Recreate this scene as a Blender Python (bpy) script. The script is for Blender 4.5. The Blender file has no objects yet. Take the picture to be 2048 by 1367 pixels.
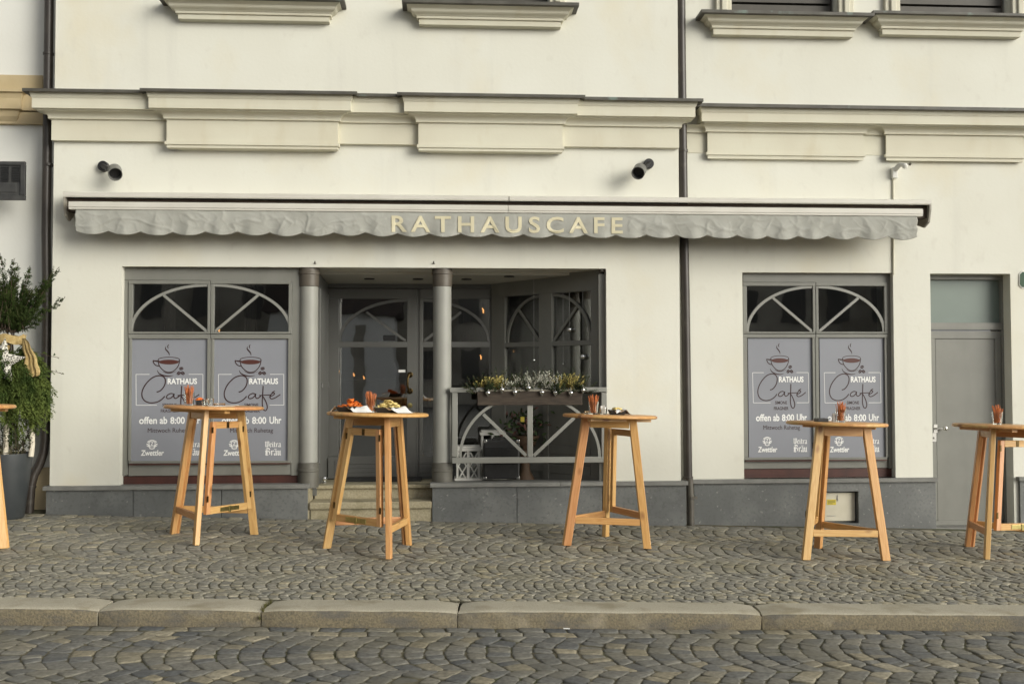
import bpy, bmesh, math, random
import numpy as np
from mathutils import Vector, Matrix, noise as mnoise
S = bpy.context.scene
R = math.radians
rnd = random.Random(7)
# ------------------------------------------------------------------ camera
YAW, PITCH, ROLL = R(3.6), R(1.854), R(-0.097)
CAM = Vector((0, -10, 1.43)); F = 2048.0
fw = Vector((math.sin(YAW)*math.cos(PITCH), math.cos(YAW)*math.cos(PITCH), math.sin(PITCH)))
r0 = Vector((math.cos(YAW), -math.sin(YAW), 0)); u0 = r0.cross(fw)
rt = math.cos(ROLL)*r0 + math.sin(ROLL)*u0; up = -math.sin(ROLL)*r0 + math.cos(ROLL)*u0
cd = bpy.data.cameras.new('camera'); cam = bpy.data.objects.new('camera', cd); S.collection.objects.link(cam)
cd.sensor_width = 36; cd.lens = 36; cd.clip_end = 2000; cd.clip_start = 0.05
cam.matrix_world = Matrix(((rt.x, up.x, -fw.x, CAM.x), (rt.y, up.y, -fw.y, CAM.y), (rt.z, up.z, -fw.z, CAM.z), (0, 0, 0, 1)))
S.camera = cam
# ------------------------------------------------------------------ light
SUN_EL, SUN_AZ = R(19), R(48)          # azimuth measured from the facade normal (-Y) towards +X
W = bpy.data.worlds.new("World"); S.world = W; W.use_nodes = True
nt = W.node_tree; bg = nt.nodes['Background']
sky = nt.nodes.new('ShaderNodeTexSky'); sky.sky_type = 'NISHITA'; sky.sun_disc = False
sky.sun_elevation = SUN_EL; sky.sun_rotation = math.pi - SUN_AZ
sky.air_density = 1.0; sky.dust_density = 3.0; sky.ozone_density = 1.0
hs = nt.nodes.new('ShaderNodeHueSaturation'); hs.inputs['Saturation'].default_value = 0.12
nt.links.new(sky.outputs[0], hs.inputs['Color']); nt.links.new(hs.outputs[0], bg.inputs[0])
bg.inputs[1].default_value = 0.15
sd = bpy.data.lights.new('sun', 'SUN'); sd.energy = 1.95; sd.angle = R(36); sd.color = (0.985, 0.935, 0.76)
so = bpy.data.objects.new('sun', sd); S.collection.objects.link(so)
tosun = Vector((math.sin(SUN_AZ)*math.cos(SUN_EL), -math.cos(SUN_AZ)*math.cos(SUN_EL), math.sin(SUN_EL)))
so.rotation_euler = tosun.to_track_quat('Z', 'Y').to_euler()
S.view_settings.view_transform = 'Standard'; S.view_settings.look = 'None'
S.view_settings.exposure = 0.02; S.view_settings.gamma = 1
# ------------------------------------------------------------------ measuring helpers (photo pixel -> point on a real plane)
def ray(px, py): return fw + rt*((px-1024)/F) - up*((py-683.5)/F)
def P(px, py, Y):
    d = ray(px, py); return CAM + d*((Y-CAM.y)/d.y)
YK = -3.6                                # kerb front
def gz(X, Y):                            # pavement height: falls to the right and to the kerb
    a = min(max(Y/YK, -0.5), 1.0)
    return (1-a)*(0.020-0.0281*X) + a*(-0.0284-0.0225*X)
def rz(X, Y): return -0.0284-0.0225*X-0.098
class PL:                                # vertical plane through two plan points; local axes s (right), d (towards viewer), z
    def __init__(s, x0, y0, x1, y1):
        s.o = Vector((x0, y0, 0)); s.t = Vector((x1-x0, y1-y0, 0)).normalized(); s.n = Vector((s.t.y, -s.t.x, 0))
        s.m = Matrix(((s.t.x, -s.n.x, 0, x0), (s.t.y, -s.n.y, 0, y0), (0, 0, 1, 0), (0, 0, 0, 1)))   # local y points away
    def uv(s, px, py, d=0):
        r = ray(px, py); o = s.o + s.n*d
        k = (o-CAM).dot(s.n)/r.dot(s.n); q = CAM + r*k
        return ((q-s.o).dot(s.t), q.z)
def flat(Y): return PL(0, Y, 1, Y)
# ------------------------------------------------------------------ object helpers
col = S.collection
def tag(o, label=None, cat=None, group=None, kind=None):
    if label: o['label'] = label
    if cat: o['category'] = cat
    if group: o['group'] = group
    if kind: o['kind'] = kind
    return o
def thing(name, loc, label, cat, group=None, rz_=0):
    o = bpy.data.objects.new(name, None); col.objects.link(o); o.empty_display_size = 0.1
    o.location = loc; o.rotation_euler = (0, 0, rz_); return tag(o, label, cat, group)
def attach(o, parent, keep=True):
    o.parent = parent
    if keep:
        m = Matrix.Identity(4); q = parent
        while q is not None:
            m = q.matrix_parent_inverse @ Matrix.LocRotScale(q.location, q.rotation_euler, q.scale) @ m if q.parent else Matrix.LocRotScale(q.location, q.rotation_euler, q.scale) @ m
            q = q.parent
        o.matrix_parent_inverse = m.inverted()
class MB:
    def __init__(s): s.v = []; s.f = []; s.uv = []; s.mi = []
    def face(s, idx, uv=None, mi=0): s.f.append(tuple(idx)); s.uv.append(uv); s.mi.append(mi)
    def poly(s, pts, mi=0):
        b = len(s.v); s.v += [tuple(p) for p in pts]; s.face(range(b, b+len(pts)), None, mi)
    def hexa(s, c, mi=0):                # 8 corners: 0-3 bottom ring, 4-7 top ring
        b = len(s.v); s.v += [tuple(p) for p in c]
        for q in ((3, 2, 1, 0), (4, 5, 6, 7), (0, 1, 5, 4), (1, 2, 6, 5), (2, 3, 7, 6), (3, 0, 4, 7)): s.face([b+i for i in q], None, mi)
    def box(s, x0, x1, y0, y1, z0, z1, mi=0):
        if x0 > x1: x0, x1 = x1, x0
        if y0 > y1: y0, y1 = y1, y0
        if z0 > z1: z0, z1 = z1, z0
        s.hexa([(x0, y0, z0), (x1, y0, z0), (x1, y1, z0), (x0, y1, z0), (x0, y0, z1), (x1, y0, z1), (x1, y1, z1), (x0, y1, z1)], mi)
    def board(s, p0, p1, u, n, w, t):    # timber between two points; u = width direction, n = thickness direction; UV along the grain
        p0, p1, u, n = Vector(p0), Vector(p1), Vector(u).normalized(), Vector(n).normalized(); b = len(s.v); L = (p1-p0).length
        for p in (p0, p1):
            for a, c in ((-1, -1), (1, -1), (1, 1), (-1, 1)): s.v.append(tuple(p+u*a*w/2+n*c*t/2))
        k = (0, w, w+t, 2*w+t, 2*w+2*t)
        for i in range(4):
            j = (i+1) % 4
            s.face((b+i, b+j, b+4+j, b+4+i), [(0, k[i]), (0, k[i+1]), (L, k[i+1]), (L, k[i])])
        s.face((b+3, b+2, b+1, b), [(0, 0), (0, w), (t*.3, w), (t*.3, 0)]); s.face((b+4, b+5, b+6, b+7), [(0, 0), (0, w), (t*.3, w), (t*.3, 0)])
    def tube(s, pts, r, n=8, cap=True, mi=0, r1=None):
        pts = [Vector(p) for p in pts]; b = len(s.v); N = len(pts); prev = None
        for i, p in enumerate(pts):
            t = (pts[min(i+1, N-1)]-pts[max(i-1, 0)]).normalized()
            if prev is None: a = t.orthogonal().normalized()
            else: a = (prev-t*prev.dot(t)).normalized()
            prev = a; c = t.cross(a); rr = r if r1 is None else r+(r1-r)*i/max(1, N-1)
            for k in range(n):
                q = 2*math.pi*k/n; s.v.append(tuple(p+(a*math.cos(q)+c*math.sin(q))*rr))
        for i in range(N-1):
            for k in range(n):
                s.face((b+i*n+k, b+i*n+(k+1) % n, b+(i+1)*n+(k+1) % n, b+(i+1)*n+k), None, mi)
        if cap: s.face([b+k for k in range(n)][::-1], None, mi); s.face([b+(N-1)*n+k for k in range(n)], None, mi)
    def lathe(s, prof, c=(0, 0, 0), n=24, M=None, mi=0):     # profile (r, z)
        b = len(s.v); c = Vector(c)
        for r, z in prof:
            for k in range(n):
                q = 2*math.pi*k/n; p = Vector((r*math.cos(q), r*math.sin(q), z))
                if M is not None: p = M @ p
                s.v.append(tuple(p+c))
        for i in range(len(prof)-1):
            for k in range(n):
                s.face((b+i*n+k, b+i*n+(k+1) % n, b+(i+1)*n+(k+1) % n, b+(i+1)*n+k), None, mi)
        if prof[0][0] > 1e-6: s.face([b+k for k in range(n)][::-1], None, mi)
        if prof[-1][0] > 1e-6: s.face([b+(len(prof)-1)*n+k for k in range(n)], None, mi)
    def ribbon(s, pts, w, y=0.0, closed=False, taper=None):  # flat stroke in the local XZ plane, facing -Y
        pts = [Vector(p) for p in pts]; N = len(pts); b = len(s.v)
        for i, p in enumerate(pts):
            a = pts[(i-1) % N if closed else max(i-1, 0)]; c = pts[(i+1) % N if closed else min(i+1, N-1)]
            t = (c-a).normalized(); nn = Vector((-t.y, t.x)); ww = w*(taper(i/(N-1)) if taper else 1)/2
            for k in (1, -1): q = p+nn*ww*k; s.v.append((q.x, y, q.y))
        for i in range(N if closed else N-1):
            j = (i+1) % N; s.face((b+2*i, b+2*i+1, b+2*j+1, b+2*j))
    def build(s, name, mat, parent=None, smooth=False, bevel=0, keep=True, matrix=None, angle=40, bang=60):
        me = bpy.data.meshes.new(name); me.from_pydata(s.v, [], s.f)
        for m in (mat if isinstance(mat, (list, tuple)) else [mat]): me.materials.append(m)
        if any(u is not None for u in s.uv):
            ul = me.uv_layers.new(name='UVMap').data; k = 0
            for f, u in zip(s.f, s.uv):
                for i in range(len(f)):
                    if u is not None: ul[k].uv = u[i]
                    k += 1
        if any(s.mi): me.polygons.foreach_set('material_index', s.mi)
        if smooth:
            me.polygons.foreach_set('use_smooth', [True]*len(me.polygons))
            try: me.set_sharp_from_angle(angle=R(angle))
            except Exception: pass
        me.validate(); o = bpy.data.objects.new(name, me); col.objects.link(o)
        if matrix is not None:
            lo, ro, sc = matrix.decompose(); o.location = lo; o.rotation_euler = ro.to_euler()
        if parent is not None: attach(o, parent, keep)
        if bevel:
            b = o.modifiers.new('bevel', 'BEVEL'); b.width = bevel; b.segments = 2; b.limit_method = 'ANGLE'; b.angle_limit = R(bang); b.harden_normals = False
        return o
def pbox(mb, pl, x0, y0, x1, y1, d0, d1, mi=0):   # box whose front face fills the photo rectangle, on plane pl; d = distance in front of the plane
    f = max(d0, d1); ym = (y0+y1)/2; xm = (x0+x1)/2
    mb.box(pl.uv(x0, ym, f)[0], pl.uv(x1, ym, f)[0], -d0, -d1, pl.uv(xm, y1, f)[1], pl.uv(xm, y0, f)[1], mi)
def pframe(mb, pl, o, i, d0, d1):                 # four butted bars between outer and inner rectangles
    pbox(mb, pl, o[0], o[1], o[2], i[1], d0, d1); pbox(mb, pl, o[0], i[3], o[2], o[3], d0, d1)
    pbox(mb, pl, o[0], i[1], i[0], i[3], d0, d1); pbox(mb, pl, i[2], i[1], o[2], i[3], d0, d1)
def copy_tree(o, parent=None):
    c = o.copy(); col.objects.link(c)
    if parent: c.parent = parent
    for ch in list(o.children): copy_tree(ch, c)
    return c
def smoothpath(p, k=8):
    p = [Vector(q) for q in p]; out = []
    for i in range(len(p)-1):
        a, b, c, d = p[max(i-1, 0)], p[i], p[i+1], p[min(i+2, len(p)-1)]
        for j in range(k):
            t = j/k; out.append(0.5*((2*b)+(c-a)*t+(2*a-5*b+4*c-d)*t*t+(3*b-a-3*c+d)*t**3))
    out.append(p[-1]); return out
# ------------------------------------------------------------------ materials
def mk(name, c, c2=None, scale=3.0, rough=.6, bump=0.0, bscale=40.0, metal=0.0, detail=4, spec=.5, lo=.35, hi=.65, stretch=None):
    m = bpy.data.materials.new(name); m.use_nodes = True; t = m.node_tree; b = t.nodes['Principled BSDF']
    b.inputs['Roughness'].default_value = rough; b.inputs['Metallic'].default_value = metal
    b.inputs['Specular IOR Level'].default_value = spec
    tc = t.nodes.new('ShaderNodeTexCoord'); vec = tc.outputs['Object']
    if stretch:
        mp = t.nodes.new('ShaderNodeMapping'); mp.inputs['Scale'].default_value = stretch; t.links.new(vec, mp.inputs[0]); vec = mp.outputs[0]
    b.inputs['Base Color'].default_value = (*c, 1)
    if c2:
        n = t.nodes.new('ShaderNodeTexNoise'); n.inputs['Scale'].default_value = scale; n.inputs['Detail'].default_value = detail
        r = t.nodes.new('ShaderNodeValToRGB'); r.color_ramp.elements[0].position = lo; r.color_ramp.elements[1].position = hi
        r.color_ramp.elements[0].color = (*c, 1); r.color_ramp.elements[1].color = (*c2, 1)
        t.links.new(vec, n.inputs[0]); t.links.new(n.outputs[0], r.inputs[0]); t.links.new(r.outputs[0], b.inputs['Base Color'])
    if bump:
        n2 = t.nodes.new('ShaderNodeTexNoise'); n2.inputs['Scale'].default_value = bscale; n2.inputs['Detail'].default_value = 5
        bp = t.nodes.new('ShaderNodeBump'); bp.inputs['Strength'].default_value = bump; bp.inputs['Distance'].default_value = 0.01
        t.links.new(vec, n2.inputs[0]); t.links.new(n2.outputs[0], bp.inputs['Height']); t.links.new(bp.outputs[0], b.inputs['Normal'])
    return m
def overlay(m, c, scale, lo, hi, amount=1.0, stretch=None, detail=5):    # a second layer of stain over a material
    t = m.node_tree; b = t.nodes['Principled BSDF']; src = b.inputs['Base Color'].links[0].from_socket if b.inputs['Base Color'].is_linked else None
    tc = t.nodes.new('ShaderNodeTexCoord'); mp = t.nodes.new('ShaderNodeMapping'); mp.inputs['Scale'].default_value = stretch or (1, 1, 1); mp.inputs['Location'].default_value = (3.1, 1.7, 5.3)
    n = t.nodes.new('ShaderNodeTexNoise'); n.inputs['Scale'].default_value = scale; n.inputs['Detail'].default_value = detail
    r = t.nodes.new('ShaderNodeMapRange'); r.inputs[1].default_value = lo; r.inputs[2].default_value = hi; r.inputs[4].default_value = amount
    mx = t.nodes.new('ShaderNodeMix'); mx.data_type = 'RGBA'; mx.inputs['B'].default_value = (*c, 1)
    t.links.new(tc.outputs['Object'], mp.inputs[0]); t.links.new(mp.outputs[0], n.inputs[0]); t.links.new(n.outputs[0], r.inputs[0]); t.links.new(r.outputs[0], mx.inputs['Factor'])
    if src: t.links.new(src, mx.inputs['A'])
    else: mx.inputs['A'].default_value = b.inputs['Base Color'].default_value
    t.links.new(mx.outputs['Result'], b.inputs['Base Color']); return m
plaster = mk('plaster', (.685, .68, .605), (.65, .64, .56), 1.1, .85, .10, 30)
overlay(plaster, (.62, .545, .36), 1.3, .55, .78, .42, (1, 1, .8)); overlay(plaster, (.58, .57, .51), 2.2, .58, .76, .45, (2.6, 1, .18)); overlay(plaster, (.57, .55, .48), 9, .62, .74, .35, (1, 1, .7))
plaster2 = mk('plaster_white', (.72, .72, .675), (.68, .675, .625), 1.0, .85, .10, 30)
trim = mk('trim_paint', (.62, .60, .49), (.58, .55, .44), 2.0, .8, .08, 40)
overlay(trim, (.50, .44, .30), 3.0, .58, .82, .6, (1.5, 1, .5))
ochre = mk('ochre_stone', (.52, .42, .26), (.45, .36, .21), 3.0, .85, .1, 40)
flash = mk('lead_flashing', (.055, .05, .04), (.09, .085, .07), 6, .55, .1, 30); overlay(flash, (.16, .22, .19), 5, .62, .72, .7)
grey = mk('grey_paint', (.20, .20, .178), (.185, .185, .165), 5, .42, .03, 60, spec=.4)
dgrey = mk('dark_grey_paint', (.115, .115, .107), (.105, .105, .097), 4, .45, .03, 60)
lgrey = mk('light_grey_paint', (.245, .245, .222), (.225, .225, .202), 5, .4)
slate = mk('plinth_stone', (.10, .105, .102), (.125, .13, .127), 2.5, .62, .12, 260, detail=9); overlay(slate, (.21, .215, .205), 2.2, .47, .72, .6); overlay(slate, (.075, .078, .075), 38, .5, .7, .55); overlay(slate, (.28, .28, .265), 26, .66, .72, .6)
slatetop = mk('ledge_stone', (.16, .16, .148), (.20, .20, .185), 9, .7, .1, 150, detail=8)
granite = mk('granite', (.44, .405, .32), (.33, .305, .235), 130, .85, .35, 160, detail=6)
kface = mk('rough_dark_granite', (.21, .175, .11), (.115, .10, .07), 75, .9, .6, 90, detail=6); overlay(kface, (.10, .095, .085), 5, .45, .65, .75, (1, 1, 3)); overlay(kface, (.34, .30, .22), 4, .60, .75, .5)  # kerb front faces: darker, browner and rougher than the top granite
overlay(granite, (.20, .17, .10), 5, .50, .72, .65, (1, 1, 2.5)); overlay(granite, (.45, .42, .34), 3, .62, .8, .6)
stepstone = mk('step_stone', (.36, .32, .22), (.27, .235, .15), 60, .85, .25, 120); overlay(stepstone, (.15, .135, .07), 6, .52, .7, .7)
mahog = mk('mahogany', (.075, .025, .018), (.05, .018, .014), 8, .5)
pipem = mk('brown_pipe', (.032, .026, .022), (.045, .037, .03), 5, .42); overlay(pipem, (.10, .09, .07), 9, .62, .75, .5)
ppipe = mk('old_iron_pipe', (.11, .10, .08), (.07, .062, .05), 7, .55, .15, 50)
awnm = mk('awning_aluminium', (.60, .58, .52), (.55, .53, .47), 4, .4)
gapm = mk('awning_dark', (.035, .022, .015), (.06, .04, .025), 6, .8)
cloth = mk('valance_cloth', (.37, .37, .335), (.32, .32, .285), 5, .85, .15, 160); overlay(cloth, (.25, .25, .22), 3.0, .55, .8, .5, (1, 1, 2))
cream = mk('cream_letter', (.62, .57, .40), (.56, .51, .35), 12, .6)
posterm = mk('poster_film', (.245, .254, .282), (.235, .244, .271), 3, .33)
white = mk('white_print', (.78, .78, .76), None, rough=.5)
brown = mk('brown_print', (.035, .013, .013), None, rough=.5)
coffee = mk('coffee_print', (.075, .022, .016), None, rough=.5)
colm = mk('column_paint', (.285, .285, .255), (.26, .26, .235), 5, .5)
colcap = mk('column_cap', (.085, .072, .055), (.11, .095, .075), 7, .5); colbase = mk('column_base', (.12, .115, .095), (.09, .085, .07), 6, .55)
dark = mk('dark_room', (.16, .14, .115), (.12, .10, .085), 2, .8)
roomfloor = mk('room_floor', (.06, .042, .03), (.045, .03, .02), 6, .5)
curtain = mk('curtain', (.12, .095, .09), (.07, .055, .055), 14, .9, stretch=(6, 1, .3))
black = mk('black_plastic', (.012, .012, .012), (.018, .018, .018), 20, .42)
chrome = mk('chrome', (.75, .75, .73), None, rough=.12, metal=1)
steel = mk('brushed_steel', (.55, .54, .50), None, rough=.3, metal=1)
brass = mk('brass', (.50, .42, .17), (.36, .30, .12), 30, .32, metal=1)
oldbrass = mk('aged_brass', (.11, .075, .03), (.08, .055, .024), 30, .45, metal=1)
whitep = mk('white_paint', (.72, .71, .66), (.66, .65, .60), 14, .5)
frost = mk('frosted_glass', (.15, .19, .165), (.13, .165, .145), 2, .4)
potm = mk('pot_grey', (.035, .04, .043), (.045, .05, .052), 8, .5)
creamp = mk('cream_metal', (.62, .58, .46), (.57, .53, .41), 8, .5)
yellow = mk('yellow_sticker', (.62, .50, .06), None, rough=.5)
green = mk('green_enamel', (.012, .055, .02), None, rough=.6)
planterwood = mk('weathered_wood', (.030, .021, .014), (.055, .040, .027), 7, .75, .3, 30, stretch=(1, 6, 6))
silver = mk('silver_ball', (.82, .82, .80), None, rough=.16, metal=1)
yewm = mk('yew_needles', (.016, .030, .006), (.045, .064, .016), 9, .8, spec=.15)
thujam = mk('thuja_leaf', (.028, .052, .012), (.10, .13, .03), 6, .8, spec=.15)
firm = mk('fir_needles', (.015, .03, .012), (.045, .065, .025), 10, .8, spec=.15)
heathw = mk('silver_heather', (.34, .36, .28), (.62, .61, .52), 30, .7)
heathy = mk('yellow_heather', (.36, .30, .06), (.50, .42, .14), 30, .7)
twigm = mk('twig', (.06, .04, .025), (.10, .07, .045), 20, .8)
birch = mk('birch_bark', (.66, .61, .50), (.55, .50, .40), 6, .75, stretch=(1, 1, 3)); overlay(birch, (.06, .05, .04), 9, .60, .66, .9, (1, 1, 4))
burlap = mk('burlap', (.44, .33, .15), (.34, .24, .09), 40, .9, .4, 120)
redleaf = mk('red_leaf', (.13, .05, .045), (.06, .05, .03), 12, .6)
terracotta = mk('terracotta', (.085, .05, .028), (.06, .037, .02), 9, .7)
paper = mk('napkin', (.80, .79, .76), None, rough=.8)
stickm = mk('pretzel_stick', (.60, .20, .06), (.48, .14, .04), 60, .6)
orangem = mk('orange_crisp', (.80, .20, .02), (.72, .15, .015), 40, .6)
chipm = mk('potato_crisp', (.80, .66, .28), (.72, .56, .20), 40, .6)
matm = mk('door_mat', (.012, .012, .012), (.02, .02, .018), 60, .95, .5, 200)
def filament_mat():
    m = bpy.data.materials.new('filament'); m.use_nodes = True; b = m.node_tree.nodes['Principled BSDF']
    b.inputs['Emission Color'].default_value = (1, .42, .12, 1); b.inputs['Emission Strength'].default_value = 5; return m
filam = filament_mat()
def glass_pane(name, refl=.10, tint=(.80, .82, .80)):
    m = bpy.data.materials.new(name); m.use_nodes = True; t = m.node_tree; t.nodes.remove(t.nodes['Principled BSDF'])
    out = t.nodes['Material Output']; tr = t.nodes.new('ShaderNodeBsdfTransparent'); gl = t.nodes.new('ShaderNodeBsdfGlossy'); mx = t.nodes.new('ShaderNodeMixShader')
    tr.inputs[0].default_value = (*tint, 1); gl.inputs['Roughness'].default_value = 0.015
    fr = t.nodes.new('ShaderNodeFresnel'); fr.inputs[0].default_value = 1.5; ad = t.nodes.new('ShaderNodeMath'); ad.operation = 'ADD'; ad.inputs[1].default_value = refl-.04
    tc = t.nodes.new('ShaderNodeTexCoord'); n = t.nodes.new('ShaderNodeTexNoise'); n.inputs['Scale'].default_value = 2.2; bp = t.nodes.new('ShaderNodeBump'); bp.inputs['Strength'].default_value = .02; bp.inputs['Distance'].default_value = .05
    t.links.new(tc.outputs['Object'], n.inputs[0]); t.links.new(n.outputs[0], bp.inputs['Height']); t.links.new(bp.outputs[0], gl.inputs['Normal'])
    t.links.new(fr.outputs[0], ad.inputs[0]); t.links.new(ad.outputs[0], mx.inputs[0]); t.links.new(tr.outputs[0], mx.inputs[1]); t.links.new(gl.outputs[0], mx.inputs[2]); t.links.new(mx.outputs[0], out.inputs[0]); return m
glassm = glass_pane('window_glass', .19); doorglass = glass_pane('door_glass', .27)
def clear_glass():
    m = bpy.data.materials.new('tumbler_glass'); m.use_nodes = True; b = m.node_tree.nodes['Principled BSDF']
    b.inputs['Transmission Weight'].default_value = 1; b.inputs['Roughness'].default_value = .02; b.inputs['IOR'].default_value = 1.45; b.inputs['Base Color'].default_value = (.95, .97, .95, 1); return m
tglass = clear_glass()
def wood_mat(name, planks=False):
    m = bpy.data.materials.new(name); m.use_nodes = True; t = m.node_tree; N = t.nodes; Lk = t.links; b = N['Principled BSDF']; b.inputs['Roughness'].default_value = .42
    uv = N.new('ShaderNodeUVMap'); oi = N.new('ShaderNodeObjectInfo'); sx = N.new('ShaderNodeSeparateXYZ'); Lk.new(uv.outputs[0], sx.inputs[0])
    rv = oi.outputs['Random']
    if planks:
        fl = N.new('ShaderNodeMath'); fl.operation = 'MULTIPLY'; fl.inputs[1].default_value = 10.5; f2 = N.new('ShaderNodeMath'); f2.operation = 'FLOOR'
        Lk.new(sx.outputs[1], fl.inputs[0]); Lk.new(fl.outputs[0], f2.inputs[0])
        wn = N.new('ShaderNodeTexWhiteNoise'); wn.noise_dimensions = '2D'; cm = N.new('ShaderNodeCombineXYZ'); Lk.new(f2.outputs[0], cm.inputs[0]); Lk.new(rv, cm.inputs[1]); Lk.new(cm.outputs[0], wn.inputs[0]); rv = wn.outputs['Value']
    of = N.new('ShaderNodeMath'); of.operation = 'MULTIPLY'; of.inputs[1].default_value = 37.0; Lk.new(rv, of.inputs[0])
    cb = N.new('ShaderNodeCombineXYZ'); mu = N.new('ShaderNodeMath'); mu.operation = 'MULTIPLY'; mu.inputs[1].default_value = .9; Lk.new(sx.outputs[0], mu.inputs[0])
    m2 = N.new('ShaderNodeMath'); m2.operation = 'MULTIPLY'; m2.inputs[1].default_value = 13; Lk.new(sx.outputs[1], m2.inputs[0])
    Lk.new(mu.outputs[0], cb.inputs[0]); Lk.new(m2.outputs[0], cb.inputs[1]); Lk.new(of.outputs[0], cb.inputs[2])
    n = N.new('ShaderNodeTexNoise'); n.inputs['Scale'].default_value = 1.6; n.inputs['Detail'].default_value = 3; Lk.new(cb.outputs[0], n.inputs[0])
    wv = N.new('ShaderNodeMath'); wv.operation = 'MULTIPLY'; wv.inputs[1].default_value = 46; Lk.new(n.outputs[0], wv.inputs[0]); sn = N.new('ShaderNodeMath'); sn.operation = 'SINE'; Lk.new(wv.outputs[0], sn.inputs[0])
    r = N.new('ShaderNodeMapRange'); r.inputs[1].default_value = -1; r.inputs[2].default_value = 1; r.inputs[3].default_value = 0; r.inputs[4].default_value = .55; Lk.new(sn.outputs[0], r.inputs[0])
    tone = N.new('ShaderNodeValToRGB'); e = tone.color_ramp.elements; e[0].position = 0; e[0].color = (.62, .405, .165, 1); e[1].position = 1; e[1].color = (.58, .285, .125, 1)
    k = e.new(.5); k.color = (.615, .36, .13, 1); Lk.new(rv, tone.inputs[0])
    mx = N.new('ShaderNodeMix'); mx.data_type = 'RGBA'; mx.blend_type = 'MULTIPLY'; mx.inputs['B'].default_value = (.80, .66, .50, 1); Lk.new(r.outputs[0], mx.inputs['Factor']); Lk.new(tone.outputs[0], mx.inputs['A'])
    # knots
    kc = N.new('ShaderNodeCombineXYZ'); k1 = N.new('ShaderNodeMath'); k1.operation = 'MULTIPLY'; k1.inputs[1].default_value = 3.2; Lk.new(sx.outputs[0], k1.inputs[0]); k2 = N.new('ShaderNodeMath'); k2.operation = 'MULTIPLY'; k2.inputs[1].default_value = 6; Lk.new(sx.outputs[1], k2.inputs[0])
    Lk.new(k1.outputs[0], kc.inputs[0]); Lk.new(k2.outputs[0], kc.inputs[1]); Lk.new(of.outputs[0], kc.inputs[2])
    vo = N.new('ShaderNodeTexVoronoi'); vo.inputs['Scale'].default_value = 1; Lk.new(kc.outputs[0], vo.inputs[0])
    kr = N.new('ShaderNodeMapRange'); kr.inputs[1].default_value = .07; kr.inputs[2].default_value = .17; kr.inputs[3].default_value = .85; kr.inputs[4].default_value = 0; Lk.new(vo.outputs['Distance'], kr.inputs[0])
    m3 = N.new('ShaderNodeMix'); m3.data_type = 'RGBA'; m3.inputs['B'].default_value = (.22, .085, .03, 1); Lk.new(kr.outputs[0], m3.inputs['Factor']); Lk.new(mx.outputs['Result'], m3.inputs['A'])
    Lk.new(m3.outputs['Result'], b.inputs['Base Color'])
    bp = N.new('ShaderNodeBump'); bp.inputs['Strength'].default_value = .08; bp.inputs['Distance'].default_value = .004; Lk.new(sn.outputs[0], bp.inputs['Height']); Lk.new(bp.outputs[0], b.inputs['Normal'])
    return m
wood = wood_mat('larch_wood'); woodtop = wood_mat('larch_glued_top', True)
def cobble_mat(name, stops, spots):
    m = bpy.data.materials.new(name); m.use_nodes = True; t = m.node_tree; N = t.nodes; Lk = t.links; b = N['Principled BSDF']; b.inputs['Roughness'].default_value = .72
    at = N.new('ShaderNodeAttribute'); at.attribute_name = 'tone'; sp = N.new('ShaderNodeSeparateColor'); Lk.new(at.outputs['Color'], sp.inputs[0])
    r = N.new('ShaderNodeValToRGB'); r.color_ramp.interpolation = 'LINEAR'; e = r.color_ramp.elements
    e[0].position = stops[0][0]; e[0].color = (*stops[0][1], 1); e[1].position = stops[-1][0]; e[1].color = (*stops[-1][1], 1)
    for p_, c_ in stops[1:-1]: q = e.new(p_); q.color = (*c_, 1)
    Lk.new(sp.outputs[0], r.inputs[0])
    tc = N.new('ShaderNodeTexCoord'); n = N.new('ShaderNodeTexNoise'); n.inputs['Scale'].default_value = 38; n.inputs['Detail'].default_value = 7; Lk.new(tc.outputs['Object'], n.inputs[0])
    mr = N.new('ShaderNodeMapRange'); mr.inputs[1].default_value = .3; mr.inputs[2].default_value = .7; mr.inputs[3].default_value = .62; mr.inputs[4].default_value = 1.3; Lk.new(n.outputs[0], mr.inputs[0])
    mx = N.new('ShaderNodeMix'); mx.data_type = 'RGBA'; mx.blend_type = 'MULTIPLY'; mx.inputs['Factor'].default_value = 1; Lk.new(r.outputs[0], mx.inputs['A']); Lk.new(mr.outputs[0], mx.inputs['B'])
    n2 = N.new('ShaderNodeTexNoise'); n2.inputs['Scale'].default_value = 1.7; n2.inputs['Detail'].default_value = 6; Lk.new(tc.outputs['Object'], n2.inputs[0])
    m2 = N.new('ShaderNodeMapRange'); m2.inputs[1].default_value = .5; m2.inputs[2].default_value = .75; m2.inputs[4].default_value = .6; Lk.new(n2.outputs[0], m2.inputs[0])
    m3 = N.new('ShaderNodeMix'); m3.data_type = 'RGBA'; m3.inputs['B'].default_value = (*spots, 1); Lk.new(m2.outputs[0], m3.inputs['Factor']); Lk.new(mx.outputs['Result'], m3.inputs['A'])
    # wetness / dust in the joints: second channel marks the stone's lower flank (real dirt)
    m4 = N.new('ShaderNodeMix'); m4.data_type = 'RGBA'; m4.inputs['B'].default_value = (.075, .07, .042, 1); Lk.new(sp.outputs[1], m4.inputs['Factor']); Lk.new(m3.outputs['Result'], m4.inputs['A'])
    Lk.new(m4.outputs['Result'], b.inputs['Base Color'])
    bp = N.new('ShaderNodeBump'); bp.inputs['Strength'].default_value = .35; bp.inputs['Distance'].default_value = .006; n3 = N.new('ShaderNodeTexNoise'); n3.inputs['Scale'].default_value = 70; n3.inputs['Detail'].default_value = 5
    Lk.new(tc.outputs['Object'], n3.inputs[0]); Lk.new(n3.outputs[0], bp.inputs['Height']); Lk.new(bp.outputs[0], b.inputs['Normal'])
    return m
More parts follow.
